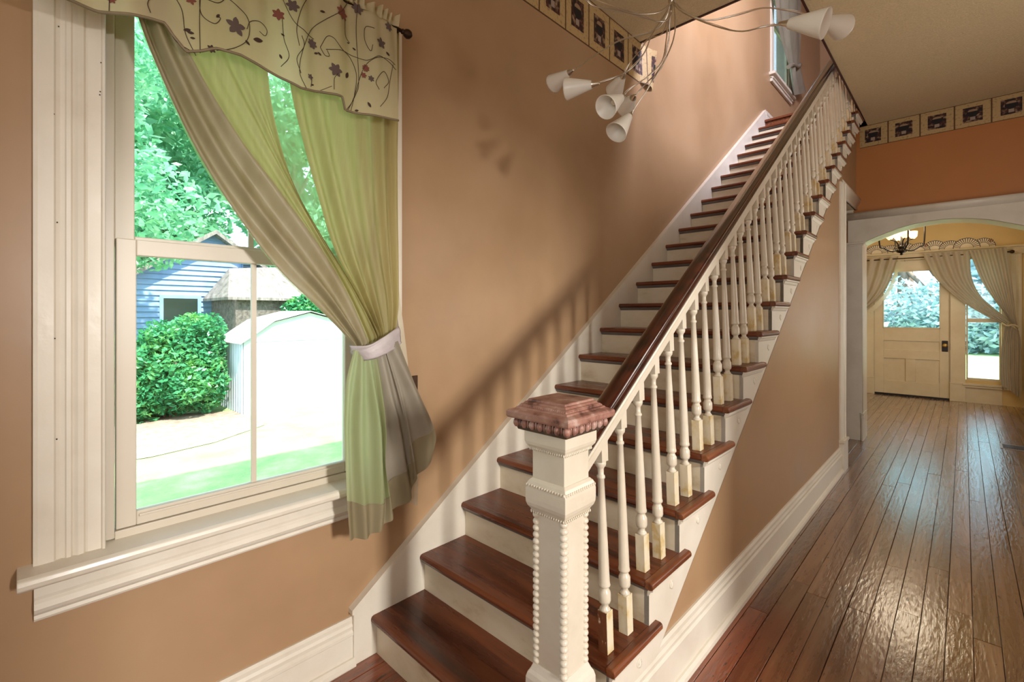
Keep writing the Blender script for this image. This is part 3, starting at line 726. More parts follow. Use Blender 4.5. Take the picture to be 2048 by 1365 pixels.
# tail hanging below the tie
D0 = [(0.115,0.12,1.38),(0.115,0.086,1.258),(0.115,0.075,1.123),(0.115,0.077,0.962),(0.115,0.083,0.78),(0.115,0.094,0.616)]
D1 = [(0.125,0.145,1.371),(0.125,0.141,1.226),(0.125,0.137,1.074),(0.125,0.145,0.908),(0.125,0.159,0.741),(0.125,0.17,0.601)]
D2 = [(0.125,0.181,1.369),(0.125,0.204,1.213),(0.125,0.232,1.04),(0.125,0.242,0.886),(0.125,0.251,0.724),(0.125,0.244,0.618)]
D3 = [(0.115,0.219,1.37),(0.115,0.25,1.185),(0.115,0.265,1.012),(0.115,0.257,0.88),(0.115,0.284,0.755),(0.115,0.309,0.65)]
cloth('tail', [D0, D1, D2, D3], DHANG, cu, 70, 50, lambda s, t: .014*math.sin(2*PI*3.4*s+1.5*t)*min(1, t*3+.15), hem=.80, hemmat=GREYL)
E0 = [(0.09,0.183,1.396),(0.09,0.21,1.204),(0.09,0.229,1.031),(0.09,0.243,0.878),(0.09,0.258,0.723),(0.09,0.263,0.657)]
E1 = [(0.105,0.239,1.394),(0.105,0.283,1.197),(0.105,0.323,1.039),(0.105,0.348,0.901),(0.105,0.369,0.774),(0.105,0.385,0.685)]
E2 = [(0.11,0.275,1.38),(0.11,0.332,1.218),(0.11,0.371,1.054),(0.11,0.397,0.925),(0.11,0.413,0.832),(0.11,0.421,0.784)]
cloth('tail', [E0, E1, E2], GREY, cu, 50, 50, lambda s, t: .012*math.sin(2*PI*2.1*s+1)*min(1, t*3+.1), hem=.72, hemmat=GREYL)
F0 = [(0.11,0.26,1.389),(0.11,0.297,1.272),(0.11,0.34,1.125),(0.11,0.371,0.998),(0.11,0.387,0.872),(0.11,0.397,0.775)]
F1 = [(0.125,0.285,1.397),(0.125,0.338,1.276),(0.125,0.4,1.141),(0.125,0.441,1.022),(0.125,0.457,0.916),(0.125,0.452,0.81)]
F2 = [(0.115,0.327,1.408),(0.115,0.394,1.264),(0.115,0.459,1.132),(0.115,0.51,1.032),(0.115,0.539,0.945),(0.115,0.524,0.875)]
cloth('tail', [F0, F1, F2], GREY, cu, 50, 50, lambda s, t: .012*math.sin(2*PI*1.3*s+2.2)*min(1, t*3+.1), hem=.70, hemmat=GREYL)
cloth('liner_tail', [[(0.05,0.368,0.954),(0.05,0.395,0.788),(0.05,0.411,0.669)], [(0.05,0.471,0.934),(0.05,0.477,0.768),(0.05,0.471,0.623)]], LACE, cu, 16, 12, lambda s, t: .006*math.sin(9*s))
cloth('liner_edge', [[(0.04,0.375,1.682),(0.04,0.377,1.499),(0.04,0.385,1.361),(0.04,0.401,1.257)], [(0.035,0.388,1.591),(0.035,0.41,1.452),(0.035,0.429,1.312),(0.035,0.44,1.194)]], LACE, cu, 8, 12)
ti = cloth('tieback', [[(0.085,0.118,1.395),(0.085,0.127,1.366),(0.085,0.145,1.332)], [(0.15,0.161,1.4),(0.15,0.167,1.371),(0.15,0.181,1.342)], [(0.15,0.236,1.43),(0.15,0.244,1.396),(0.15,0.255,1.362)], [(0.08,0.352,1.466),(0.08,0.357,1.428),(0.08,0.362,1.392)]], TIE, cu, 30, 10, lambda s, t: .004*math.sin(5*s+9*t)+.003*math.sin(13*t+6*s))
so_ = ti.modifiers.new('s', 'SOLIDIFY'); so_.thickness = .006

# valance: a gathered strip whose lower edge swoops; surface x = VX(y,z)
VE = [(0.125,-0.667,2.385),(0.125,-0.627,2.395),(0.125,-0.589,2.406),(0.125,-0.548,2.417),(0.125,-0.511,2.423),(0.125,-0.491,2.394),(0.125,-0.456,2.354),(0.125,-0.418,2.369),(0.125,-0.376,2.394),(0.125,-0.301,2.402),(0.125,-0.238,2.393),(0.125,-0.171,2.375),(0.125,-0.1,2.358),(0.125,-0.025,2.374),(0.125,0.064,2.382),(0.125,0.07,2.334),(0.125,0.141,2.34),(0.125,0.244,2.354),(0.125,0.323,2.367)]
def vbot(y):
    if y <= VE[0][1]: return VE[0][2]
    for a, b_ in zip(VE[:-1], VE[1:]):
        if y <= b_[1]:
            f = (y-a[1])/max(1e-6, b_[1]-a[1]); return a[2]+(b_[2]-a[2])*f
    return VE[-1][2]
def VX(y, z):
    h = max(0, min(1, (2.9-z)/.5))
    return .118+.011*math.sin(y*31+1.5*math.sin(y*9))*(1-.35*h)+.006*math.sin(y*83+z*6)*(1-h)+.012*h
va = empty('valance', (.12, -.1, 2.88), 'beige valance embroidered with flowers and vines over the green curtain', 'valance')
y0, y1 = -.85, VE[-1][1]; nx, nz_ = 200, 30; vs = []
for j in range(nz_+1):
    for i in range(nx+1):
        y = y0+(y1-y0)*i/nx; zb = vbot(y); z = RZ_+(zb-RZ_)*j/nz_
        vs.append((VX(y, z)-(.02 if j == 0 else 0), y, z))
w = nx+1
MB().add(vs, [(j*w+i, (j+1)*w+i, (j+1)*w+i+1, j*w+i+1) for j in range(nz_) for i in range(nx)], True).build('cloth', VAL, va)
vs = []
for j in range(5):
    for i in range(nx*2+1):
        y = y0+(y1-y0+.012)*i/nx/2; vs.append((.105+.018*math.sin(y*190+math.sin(y*47)*2)*(j/4)+.006*math.sin(y*77), y, RZ_+.045*j/4+.006*math.sin(y*60)*(j/4)))
w = nx*2+1
MB().add(vs, [(j*w+i, j*w+i+1, (j+1)*w+i+1, (j+1)*w+i) for j in range(4) for i in range(nx*2)], True).build('ruffle', VAL, va)
hp = []
for i in range(161):
    y = y0+(y1-y0)*i/160; hp.append((VX(y, vbot(y))+.001, y, vbot(y)+.004))
MB().tube(hp, .0045, 6).build('hem', VALH, va)
def onv(P): return (VX(P[1], P[2])+.0022, P[1], P[2])
vines = [[(0.12,-0.431,2.353),(0.12,-0.458,2.414),(0.12,-0.468,2.488),(0.12,-0.497,2.537)], [(0.12,-0.433,2.36),(0.12,-0.481,2.38),(0.12,-0.499,2.411)], [(0.12,-0.42,2.365),(0.12,-0.421,2.478),(0.12,-0.417,2.577)], [(0.12,-0.42,2.575),(0.12,-0.417,2.496),(0.12,-0.382,2.476),(0.12,-0.363,2.501),(0.12,-0.375,2.505)],
 [(0.12,-0.36,2.588),(0.12,-0.315,2.568),(0.12,-0.281,2.549),(0.12,-0.272,2.51),(0.12,-0.284,2.462),(0.12,-0.323,2.42),(0.12,-0.375,2.39)], [(0.12,-0.281,2.506),(0.12,-0.269,2.538),(0.12,-0.237,2.552),(0.12,-0.214,2.536),(0.12,-0.22,2.511),(0.12,-0.24,2.517)], [(0.12,-0.169,2.681),(0.12,-0.125,2.601),(0.12,-0.083,2.581),(0.12,-0.046,2.574)],
 [(0.12,-0.08,2.368),(0.12,-0.106,2.415),(0.12,-0.098,2.492),(0.12,-0.057,2.603),(0.12,-0.003,2.666),(0.12,0.058,2.723),(0.12,0.1,2.793)], [(0.12,-0.102,2.417),(0.12,-0.116,2.467),(0.12,-0.089,2.524),(0.12,-0.098,2.558)], [(0.12,-0.169,2.419),(0.12,-0.143,2.465),(0.12,-0.159,2.523),(0.12,-0.164,2.593)],
 [(0.12,-0.023,2.551),(0.12,0.001,2.6),(0.12,0.025,2.604),(0.12,0.058,2.574),(0.12,0.1,2.561),(0.12,0.126,2.5),(0.12,0.117,2.415),(0.12,0.1,2.339)], [(0.12,-0.023,2.551),(0.12,-0.007,2.525),(0.12,0.009,2.527),(0.12,0.001,2.547)], [(0.12,0.083,2.334),(0.12,0.122,2.417),(0.12,0.135,2.483),(0.12,0.126,2.683),(0.12,0.135,2.789)],
 [(0.12,0.079,2.339),(0.12,0.111,2.393),(0.12,0.153,2.53),(0.12,0.2,2.59),(0.12,0.259,2.617),(0.12,0.308,2.61)], [(0.12,0.2,2.715),(0.12,0.166,2.711),(0.12,0.162,2.657),(0.12,0.184,2.617),(0.12,0.193,2.645)], [(0.12,-0.003,2.549),(0.12,0.079,2.572),(0.12,0.166,2.572),(0.12,0.235,2.614),(0.12,0.313,2.59)],
 [(0.12,0.017,2.411),(0.12,-0.023,2.384)], [(0.12,0.025,2.4),(0.12,0.027,2.444),(0.12,0.041,2.469)], [(0.12,-0.061,2.384),(0.12,-0.057,2.414),(0.12,-0.061,2.431)], [(0.12,0.079,2.706),(0.12,0.079,2.642),(0.12,0.1,2.621)], [(0.12,0.221,2.467),(0.12,0.207,2.498),(0.12,0.247,2.555),(0.12,0.271,2.521),(0.12,0.247,2.484)],
 [(0.12,0.226,2.397),(0.12,0.264,2.454),(0.12,0.279,2.534),(0.12,0.296,2.605)], [(0.12,-0.642,2.443),(0.12,-0.643,2.395)], [(0.12,-0.547,2.439),(0.12,-0.554,2.463),(0.12,-0.544,2.495)], [(0.12,-0.061,2.734),(0.12,-0.098,2.66),(0.12,-0.116,2.578),(0.12,-0.107,2.517)], [(0.12,-0.444,2.555),(0.12,-0.375,2.548),(0.12,-0.338,2.591)]]
for P in vines:
    n = max(10, len(P)*7); q = spline(P, n) if len(P) > 2 else [Vector(P[0]).lerp(Vector(P[1]), i/6) for i in range(7)]
    MB().tube([onv(p) for p in q], .0011, 5).build('vine', THREAD, va)
def petal(b, c, ang, ln, wd):
    vs = []; n = 6
    for k in range(n+1):
        t = k/n; hw_ = wd*math.sin(PI*t)**.8
        for s in (-1, 1):
            y = c[1]+math.cos(ang)*ln*t-math.sin(ang)*hw_*s; z = c[2]+math.sin(ang)*ln*t+math.cos(ang)*hw_*s
            vs.append(onv((0, y, z)))
    b.add(vs, [(2*i, 2*i+1, 2*i+3, 2*i+2) for i in range(n)])
def flower(c, r, n, mat, a0=0, wd=.3):
    b = MB()
    for k in range(n): petal(b, c, a0+2*PI*k/n, r, r*wd)
    o = b.build('flower', mat, va)
for c, r, n, mt in ((((0.12,-0.317,2.496)), .032, 5, PETG), (((0.12,0.064,2.72)), .028, 7, PETR), (((0.12,-0.053,2.552)), .02, 7, PETG), (((0.12,0.033,2.48)), .028, 6, PETG), (((0.12,-0.176,2.606)), .022, 6, PETR),
                    (((0.12,0.164,2.538)), .016, 8, PETR), (((0.12,0.155,2.506)), .013, 6, PETR), (((0.12,0.186,2.501)), .014, 6, PETG), (((0.12,-0.063,2.421)), .012, 5, PETG), (((0.12,0.235,2.671)), .024, 5, PETG), (((0.12,-0.129,2.657)), .024, 6, PETG),
                    (((0.12,0.133,2.774)), .026, 6, PETG), (((0.12,-0.389,2.39)), .014, 6, THREAD), (((0.12,0.274,2.758)), .02, 6, PETG), (((0.12,-0.444,2.528)), .016, 5, PETR), (((0.12,-0.638,2.435)), .012, 6, PETR)):
    flower(c, r, n, mt, random.random())
lf = MB()
for (c, a, r) in ((((0.12,-0.464,2.423)), .4, .022), (((0.12,-0.455,2.421)), .1, .02), (((0.12,-0.447,2.405)), .2, .015), (((0.12,-0.261,2.48)), .25, .034), (((0.12,-0.288,2.464)), -.6, .02), (((0.12,-0.023,2.691)), .2, .02), (((0.12,-0.046,2.519)), .4, .017), (((0.12,-0.032,2.53)), -.7, .017),
                  (((0.12,0.079,2.467)), 1.2, .03), (((0.12,0.111,2.606)), -.5, .016), (((0.12,-0.061,2.39)), .5, .014), (((0.12,0.184,2.38)), 2.2, .024), (((0.12,0.117,2.35)), .3, .018), (((0.12,0.087,2.616)), .2, .013), (((0.12,-0.166,2.447)), 2, .018), (((0.12,0.259,2.645)), -.6, .022), (((0.12,-0.375,2.499)), 1, .018), (((0.12,-0.169,2.54)), -.5, .014)):
    petal(lf, c, a, r, r*.24)
lf.build('embroidered_leaf', THREAD, va)

# light switch half hidden behind the curtain
sw = empty('light_switch', (WX, .49, 1.17), 'dark bronze wall switch plate half hidden behind the tied green curtain', 'light switch')
MB().box(WX, WX+.006, .455, .528, 1.11, 1.225).build('plate', PLATE, sw, .002)
MB().box(WX+.006, WX+.016, .486, .497, 1.158, 1.178).build('toggle', BLACK, sw, .001)
for z in (1.128, 1.207): MB().lathe([(.0035, 0), (.0035, .0015), (.002, .002)], 8, (WX+.006, .4915, z), (1, 0, 0)).build('screw', STEEL, sw)

# ---------------------------------------------------------------- foyer chandelier of long curved arms
hub = Vector((0.991,1.141,2.922))
ch = empty('chandelier', tuple(hub), 'spray chandelier of long curved nickel arms with frosted white cone shades above the stairs', 'chandelier')
MB().lathe([(.006, 0), (.006, CZ-.03-hub.z-.02)], 10, (hub.x, hub.y, hub.z+.02)).build('stem', STEEL, ch)
MB().lathe([(.012, -.05), (.016, -.04), (.016, .03), (.010, .045)], 14, tuple(hub)).build('hub', STEEL, ch)
MB().lathe([(.065, -.035), (.06, -.03), (.05, -.012), (.02, 0)][::-1], 20, (hub.x, hub.y, CZ-.0)).build('canopy', STEEL, ch)
def shade(base, tip_dir, k):
    d = Vector(tip_dir).normalized(); b0 = Vector(base)
    pr = [(.0165, 0), (.018, .004), (.047, .112), (.0485, .118), (.0465, .118), (.0155, .006)]
    MB().lathe(pr, 24, b0, d, caps=False).build('shade', SHADE, ch)
    MB().lathe([(.004, -.034), (.0065, -.03), (.011, -.006), (.015, .002), (.015, .006)], 14, b0, d).build('socket_cup', STEEL, ch)
    MB().lathe([(.004, .006), (.010, .02), (.014, .04), (.012, .058), (.006, .066)], 12, b0, d).build('bulb', SHADEI, ch)
arms = [
 ([(0.989,1.14,2.896),(0.956,1.15,2.828),(0.896,1.147,2.797),(0.745,1.114,2.8),(0.599,1.112,2.78),(0.49,1.118,2.758)], (0.456,1.113,2.753), (0.378,1.122,2.745)),
 ([(0.989,1.14,2.896),(0.982,1.092,2.81),(0.953,1.036,2.717),(0.93,1.014,2.64),(0.895,0.98,2.577),(0.855,0.97,2.557),(0.801,0.959,2.548),(0.751,0.926,2.534)], (0.734,0.909,2.529), (0.642,0.876,2.531)),
 ([(0.989,1.14,2.896),(0.948,1.197,2.862),(0.89,1.252,2.835),(0.796,1.301,2.868),(0.745,1.321,2.845),(0.682,1.33,2.809),(0.651,1.328,2.768)], (0.637,1.328,2.748), (0.564,1.384,2.734)),
 ([(0.991,1.141,2.896),(0.995,1.104,2.791),(0.996,1.077,2.697),(0.992,1.045,2.589),(0.951,1.006,2.526),(0.899,0.957,2.478),(0.885,0.929,2.446)], (0.878,0.908,2.425), (0.861,0.781,2.338)),
 ([(0.991,1.141,2.896),(0.963,1.184,2.861),(0.939,1.216,2.77),(0.89,1.252,2.681),(0.815,1.264,2.643),(0.756,1.262,2.6)], (0.736,1.258,2.585), (0.655,1.332,2.589)),
 ([(0.992,1.143,2.896),(1.007,1.13,2.838),(1.021,1.101,2.717),(0.993,1.074,2.608),(0.931,1.043,2.497),(0.874,1.03,2.422),(0.86,1.03,2.4)], (0.845,1.03,2.394), (0.827,0.957,2.31)),
 ([(0.992,1.143,2.901),(1.024,1.104,2.844),(1.078,1.114,2.778),(1.148,1.14,2.736),(1.244,1.176,2.73),(1.329,1.23,2.747),(1.393,1.278,2.733),(1.447,1.316,2.712),(1.491,1.358,2.695)], (1.508,1.374,2.687), (1.563,1.51,2.687)),
 ([(0.992,1.143,2.901),(1.034,1.086,2.816),(1.111,1.049,2.726),(1.228,1.022,2.623),(1.32,1,2.558),(1.393,1.001,2.544),(1.442,1.034,2.546)], (1.464,1.041,2.544), (1.542,1.046,2.513)),
 ([(0.989,1.14,2.901),(1.014,1.095,2.85),(0.993,1.005,2.774),(0.944,0.889,2.738),(0.902,0.793,2.744),(0.872,0.736,2.752),(0.835,0.646,2.76),(0.794,0.606,2.783)], (0.78,0.593,2.792), (0.711,0.527,2.821)),
 ([(0.989,1.14,2.901),(1.01,1.09,2.797),(0.995,1.021,2.743),(0.928,0.874,2.742),(0.872,0.736,2.725),(0.865,0.675,2.726),(0.859,0.613,2.746)], (0.845,0.6,2.766), (0.811,0.539,2.824))]
for k, (P, b0, tip) in enumerate(arms):
    b0 = Vector(b0); d = (Vector(tip)-b0).normalized()
    P = [Vector(p) for p in P]+[b0-d*.03]
    MB().tube(spline(P, 48), .0026, 6).build('arm', STEEL, ch)
    # a thin supply wire twisting beside the arm
    MB().tube([p+Vector((.004*math.sin(i*.5), .004*math.cos(i*.5), .003)) for i, p in enumerate(spline(P, 40))], .001, 4).build('wire', STEEL, ch)
    shade(b0, d, k)

# ---------------------------------------------------------------- front room: door, sidelights, curtains, fans, chandelier, vent
d1 = st(MB().box(.67, 1.73, DY+.02, DY+.12, -.02, .028).build('door_1', BLACK))
dr = MB(); x0, x1, zt = .675, 1.725, 2.5
dr.box(x0, .812, DY+.03, DY+.075, .03, zt); dr.box(1.595, x1, DY+.03, DY+.075, .03, zt)
dr.box(.812, 1.595, DY+.03, DY+.075, .03, .27); dr.box(.812, 1.595, DY+.03, DY+.075, .69, .845); dr.box(.812, 1.595, DY+.03, DY+.075, 1.02, 1.262); dr.box(.812, 1.595, DY+.03, DY+.075, 2.30, zt)
dr.box(1.13, 1.268, DY+.03, DY+.075, .27, .69)
dr.build('door_frame_boards', DOORM, d1, .004)
for (a, b_, c, e) in ((.812, 1.595, .845, 1.02), (.812, 1.13, .27, .69), (1.268, 1.595, .27, .69)):
    MB().box(a-.01, b_+.01, DY+.054, DY+.066, c-.01, e+.01).build('panel', DOORM, d1)
MB().box(.812, 1.595, DY+.05, DY+.054, 1.262, 2.30).build('pane', GLASS, d1)
MB().box(.80, 1.607, DY+.022, DY+.036, 1.25, 1.272).box(.80, .815, DY+.022, DY+.036, 1.25, 2.31).box(1.592, 1.607, DY+.022, DY+.036, 1.25, 2.31).box(.80, 1.607, DY+.022, DY+.036, 2.295, 2.315).build('glazing_bead', DOORM, d1, .003)
kn = MB().box(1.625, 1.705, DY+.018, DY+.03, .85, 1.045).build('knob_plate', BLACK, d1, .006)
MB().lathe([(.012, 0), (.012, .02), (.026, .03), (.034, .042), (.032, .056), (.016, .064)], 16, (1.668, DY+.018, .965), (0, -1, 0)).build('knob', BRASS, kn)
MB().box(1.731, 1.742, DY-.002, DY+.02, .88, 1.0).build('strike', BLACK, d1)
MB().box(.66, .668, DY-.004, DY+.02, .50, .66).build('hinge', BLACK, d1)
MB().box(.65, .676, DY-.0, DY+.12, 0, 2.5).box(1.724, 1.75, DY, DY+.12, 0, 2.5).build('jamb', DOORM, d1)
tf = st(MB().box(.50, .668, DY-.022, DY, .31, 2.53).box(1.735, 1.925, DY-.022, DY, .31, 2.53).box(.02, .135, DY-.022, DY, .31, 2.53).build('trim_6', DOORM))
MB().box(.495, .675, DY-.034, DY, 0, .30).box(.49, .68, DY-.04, DY, .30, .325).box(1.73, 1.93, DY-.034, DY, 0, .30).box(1.725, 1.935, DY-.04, DY, .30, .325).build('plinth', DOORM, tf, .004)
MB().box(-.0, 2.65, DY-.03, DY, 2.50, 2.62).box(-.0, 2.65, DY-.06, DY, 2.62, 2.65).box(-.0, 2.65, DY-.04, DY, 2.50, 2.515).build('head_casing', DOORM, tf, .004)
cs = [(2.365, 0), (2.365, -.02), (2.38, -.03), (2.42, -.022), (2.44, -.034), (2.47, -.02), (2.52, -.018), (2.55, -.03), (2.585, -.03), (2.585, 0)]
MB().ext([(x, DY+u) for x, u in cs], 'z', .26, 2.50).build('side_casing', DOORM, tf)
def sidelight(nm, x0, x1):
    w = st(MB().box(x0, x1, DY+.03, DY+.06, .38, .42).box(x0, x0+.022, DY+.03, DY+.06, .42, 2.5).box(x1-.022, x1, DY+.03, DY+.06, .42, 2.5).box(x0, x1, DY+.03, DY+.06, 2.46, 2.5).build(nm, DOORM))
    MB().box(x0+.02, x1-.02, DY+.02, DY+.055, 1.375, 1.44).build('meeting_rail', DOORM, w)
    MB().box(x0+.02, x1-.02, DY+.04, DY+.044, .42, 2.46).build('pane', GLASS, w)
    MB().box(x0-.045, x1+.01, DY-.06, DY+.03, .295, .33).box(x0-.03, x1+.01, DY-.045, DY, .26, .295).build('sill', DOORM, w, .004)
    MB().box(x0-.01, x1+.01, DY-.012, DY, 0, .26).build('apron_panel', DOORM, w)
    return w
sidelight('window_2', 1.935, 2.355); sidelight('window_3', .14, .50)
CYP = DY-.13
rd = empty('curtain_rod', (1.5, CYP, 2.50), 'thin dark curtain rod with ball end over the front door', 'curtain rod')
P0 = Vector((0.312,10.32,2.529)); P1 = Vector((2.415,10.32,2.533))
P0.z = P1.z = (P0.z+P1.z)/2; P0.x = .12
MB().tube([P0, P1], .009, 8).build('rod', ROD, rd)
MB().lathe([(.008, 0), (.014, .01), (.010, .022), (.024, .04), (.03, .06), (.022, .08), (.006, .086)], 12, tuple(P1), (1, 0, 0)).build('finial', ROD, rd)
for x in (P1.x-.06, 1.12): MB().box(x-.004, x+.004, CYP, DY, P1.z-.004, P1.z+.004).box(x-.008, x+.008, DY-.006, DY, P1.z-.04, P1.z+.04).build('bracket', ROD, rd)
def fcur(label, lists, nx, folds, amp):
    e = empty('curtain', tuple(lists[0][0][0]), label, 'curtain', None)
    for L_, nm in lists:
        cloth(nm, L_, CURF, e, nx, 36, lambda s, t: amp*math.sin(2*PI*folds*s+1.5*t)*(1-.4*t), (0, -1, 0))
    return e
def fc(lists, label, nx=60, folds=5, amp=.02, body=0):
    e = empty('curtain', tuple(Vector(lists[0][1][0][0])), label, 'curtain')
    for nm, L_ in lists: cloth(nm, L_, CURF, e, nx, 36, lambda s, t: amp*math.sin(2*PI*folds*s+1.5*t)*(1-.4*t), (0, -1, 0))
    return e
e1 = fc([('panel', [[(0.232,10.32,2.584),(0.264,10.32,2.036),(0.312,10.32,1.52)], [(0.699,10.32,2.566),(0.585,10.32,1.976),(0.407,10.32,1.52)], [(1.042,10.32,2.574),(0.862,10.32,1.985),(0.485,10.32,1.52)]]),
         ('tail', [[(0.272,10.32,1.52),(0.248,10.32,0.818),(0.232,10.32,0.134)], [(0.407,10.32,1.52),(0.375,10.32,0.825),(0.36,10.32,0.099)], [(0.485,10.32,1.52),(0.485,10.32,0.831),(0.493,10.32,0.066)]])], 'beige curtain tied back on the left side of the front door')
lc = MB(); Q = [(1.041,10.33,2.53),(0.977,10.33,2.258),(0.875,10.33,1.967),(0.727,10.33,1.737),(0.584,10.33,1.577)]; q = spline(Q, 60)
vs = []
for i, p in enumerate(q): vs += [tuple(p), tuple(p+Vector((.03+.018*abs(math.sin(i*.55)), 0, -.045-.02*abs(math.sin(i*.55)))))]
lc.add(vs, [(2*i, 2*i+1, 2*i+3, 2*i+2) for i in range(60)]).build('lace_edge', LACE, e1)
e2 = fc([('panel', [[(1.375,10.3,2.589),(1.541,10.3,2.153),(1.871,10.3,1.743),(2.19,10.3,1.471),(2.391,10.3,1.342)], [(1.67,10.3,2.59),(1.809,10.3,2.088),(2.042,10.3,1.74),(2.254,10.3,1.505),(2.414,10.3,1.359)], [(1.982,10.3,2.587),(2,10.3,2.163),(2.102,10.3,1.839),(2.277,10.3,1.604),(2.447,10.3,1.408)]])],
        'beige curtain panel swept from above the front door to the right sidelight', 60, 4.5)
e3 = fc([('panel', [[(1.969,10.26,2.584),(2.113,10.26,2.088),(2.264,10.26,1.752),(2.378,10.26,1.538),(2.446,10.26,1.392)], [(2.189,10.26,2.589),(2.293,10.26,2.079),(2.378,10.26,1.717),(2.446,10.26,1.457),(2.49,10.26,1.328)], [(2.406,10.26,2.601),(2.457,10.26,2.152),(2.49,10.26,1.747),(2.517,10.26,1.425),(2.539,10.26,1.249)]]),
         ('tail', [[(2.39,10.26,1.359),(2.35,10.26,1.016),(2.333,10.26,0.647),(2.344,10.26,0.362)], [(2.468,10.26,1.312),(2.457,10.26,1.021),(2.457,10.26,0.617),(2.479,10.26,0.247)], [(2.545,10.26,1.249),(2.572,10.26,0.946),(2.572,10.26,0.546),(2.561,10.26,0.161)]])],
        'beige curtain panel hanging at the far right of the right sidelight', 60, 5)
MB().tube(spline([(2.348,10.22,1.375),(2.41,10.22,1.327),(2.488,10.22,1.345),(2.543,10.22,1.298)], 10), .014, 8).build('tie', LACE, e3)
# fan border
fb_ = empty('fan_border', (1.4, DY-.004, 2.66), 'row of printed paper fans along the top of the front door casing', 'wall border')
xs = [.30+.205*i for i in range(10)]
for i, x in enumerate(xs):
    r = .172 if i % 2 == 0 else .15; yy = DY-.004-(i % 3)*.003; b = MB(); z0 = 2.655
    nn = 18; vs = [(x, yy, z0)]; sc2 = []
    for k in range(nn*2+1):
        a = PI*k/(nn*2); rr = r*(1+.03*(k % 2)); vs.append((x+rr*math.cos(a), yy, z0+rr*math.sin(a)))
    b.add(vs, [(0, k+2, k+1) for k in range(nn*2)]); f_ = b.build('fan', FAN, fb_)
    rb = MB()
    for k in range(1, 15):
        a = PI*k/15; dx, dz = math.cos(a), math.sin(a)
        rb.add([(x+dx*r*.5-dz*.003, yy-.001, z0+dz*r*.5+dx*.003), (x+dx*r*.5+dz*.003, yy-.001, z0+dz*r*.5-dx*.003), (x+dx*r*.95+dz*.005, yy-.001, z0+dz*r*.95-dx*.005), (x+dx*r*.95-dz*.005, yy-.001, z0+dz*r*.95+dx*.005)], [(0, 1, 2, 3)])
    for q0, q1 in ((.95, 1.0), (.47, .50)):
        for k in range(24):
            a, c = PI*k/24, PI*(k+1)/24
            rb.add([(x+r*q0*math.cos(a), yy-.001, z0+r*q0*math.sin(a)), (x+r*q1*math.cos(a), yy-.001, z0+r*q1*math.sin(a)), (x+r*q1*math.cos(c), yy-.001, z0+r*q1*math.sin(c)), (x+r*q0*math.cos(c), yy-.001, z0+r*q0*math.sin(c))], [(0, 1, 2, 3)])
    rb.build('rib', INK, f_)
    if i % 4 == 1:
        fl_ = MB()
        for k in range(6):
            a = k*1.05; fl_.add([(x+.09+.0*k, yy-.002, z0+.10), (x+.09+.03*math.cos(a), yy-.002, z0+.10+.03*math.sin(a)), (x+.09+.03*math.cos(a+.5), yy-.002, z0+.10+.03*math.sin(a+.5))], [(0, 1, 2)])
        fl_.build('printed_flower', INKR, f_)

cc = Vector((1.276,7.718,2.418)); cx, cy, cz = cc
fcnd = empty('chandelier', (cx, cy, cz), 'lit dark metal chandelier hanging in the front room beyond the arch', 'chandelier')
MB().lathe([(.004, -.075), (.02, -.065), (.012, -.05), (.05, -.035), (.066, -.01), (.03, .0), (.045, .03), (.05, .045), (.02, .06), (.012, .07), (.012, 3.2-cz)], 16, (cx, cy, cz)).build('hub', CHB, fcnd)
for k in range(4):
    a = .35+PI/2*k; u = Vector((math.cos(a), math.sin(a), 0))
    P = [cc+u*.04+Vector((0, 0, -.0)), cc+u*.12+Vector((0, 0, -.015)), cc+u*.20+Vector((0, 0, .035)), cc+u*.25+Vector((0, 0, .10)), cc+u*.26+Vector((0, 0, .62))]
    MB().tube(spline(P, 30), .010, 6).build('arm', CHB, fcnd)
    P = [cc+u*.03+Vector((0, 0, .05)), cc+u*.06+Vector((0, 0, .12)), cc+u*.13+Vector((0, 0, .15))]
    MB().tube(spline(P, 10), .008, 6).build('branch', CHB, fcnd)
    MB().lathe([(.02, 0), (.045, .03), (.05, .10), (.046, .10), (.018, .004)], 12, tuple(cc+u*.13+Vector((0, 0, .15))), caps=False).build('glass_cup', CHG, fcnd)
    l_ = light('chandelier_bulb', 'POINT', tuple(cc+u*.13+Vector((0, 0, .30))), 9, (1, .86, .66), .14)

vt = empty('floor_vent', (2.31, 6.99, 0), 'brown metal floor register with pale frame set in the hallway floorboards', 'floor vent')
MB().box(2.205, 2.49, 6.86, 7.13, .0, .005).build('frame', VENTF, vt, .002)
MB().box(2.228, 2.467, 6.885, 7.105, .004, .006).build('grille', VENTM, vt)
for i in range(12): MB().box(2.236+i*.0195, 2.246+i*.0195, 6.895, 7.095, .006, .0085).build('slat', VENTM, vt)

# ---------------------------------------------------------------- upper-floor window and its curtain
w4 = st(MB().box(WX-.15, WX-.001, 6.47, 6.50, 4.86, 6.35).box(WX-.15, WX-.001, 7.25, 7.28, 4.86, 6.35).box(WX-.15, WX-.001, 6.47, 7.28, 4.86, 4.89).build('window_4', VINYL))
MB().box(WX, WX+.02, 6.36, 6.48, 4.86, 6.5).box(WX, WX+.02, 7.27, 7.40, 4.86, 6.5).box(WX, WX+.02, 6.36, 7.40, 6.35, 6.5).build('casing', WHITE, w4, .004)
MB().box(WX-.1, WX+.075, 6.32, 7.44, 4.82, 4.86).box(WX, WX+.03, 6.36, 7.40, 4.74, 4.82).box(WX, WX+.045, 6.36, 7.40, 4.78, 4.80).build('stool', WHITE, w4, .004)
for yy in (6.50, 7.21): MB().box(-.06, -.03, yy, yy+.04, 4.89, 6.35).build('stile', VINYL, w4)
MB().box(-.06, -.03, 6.5, 7.25, 5.58, 5.64).build('meeting_rail', VINYL, w4)
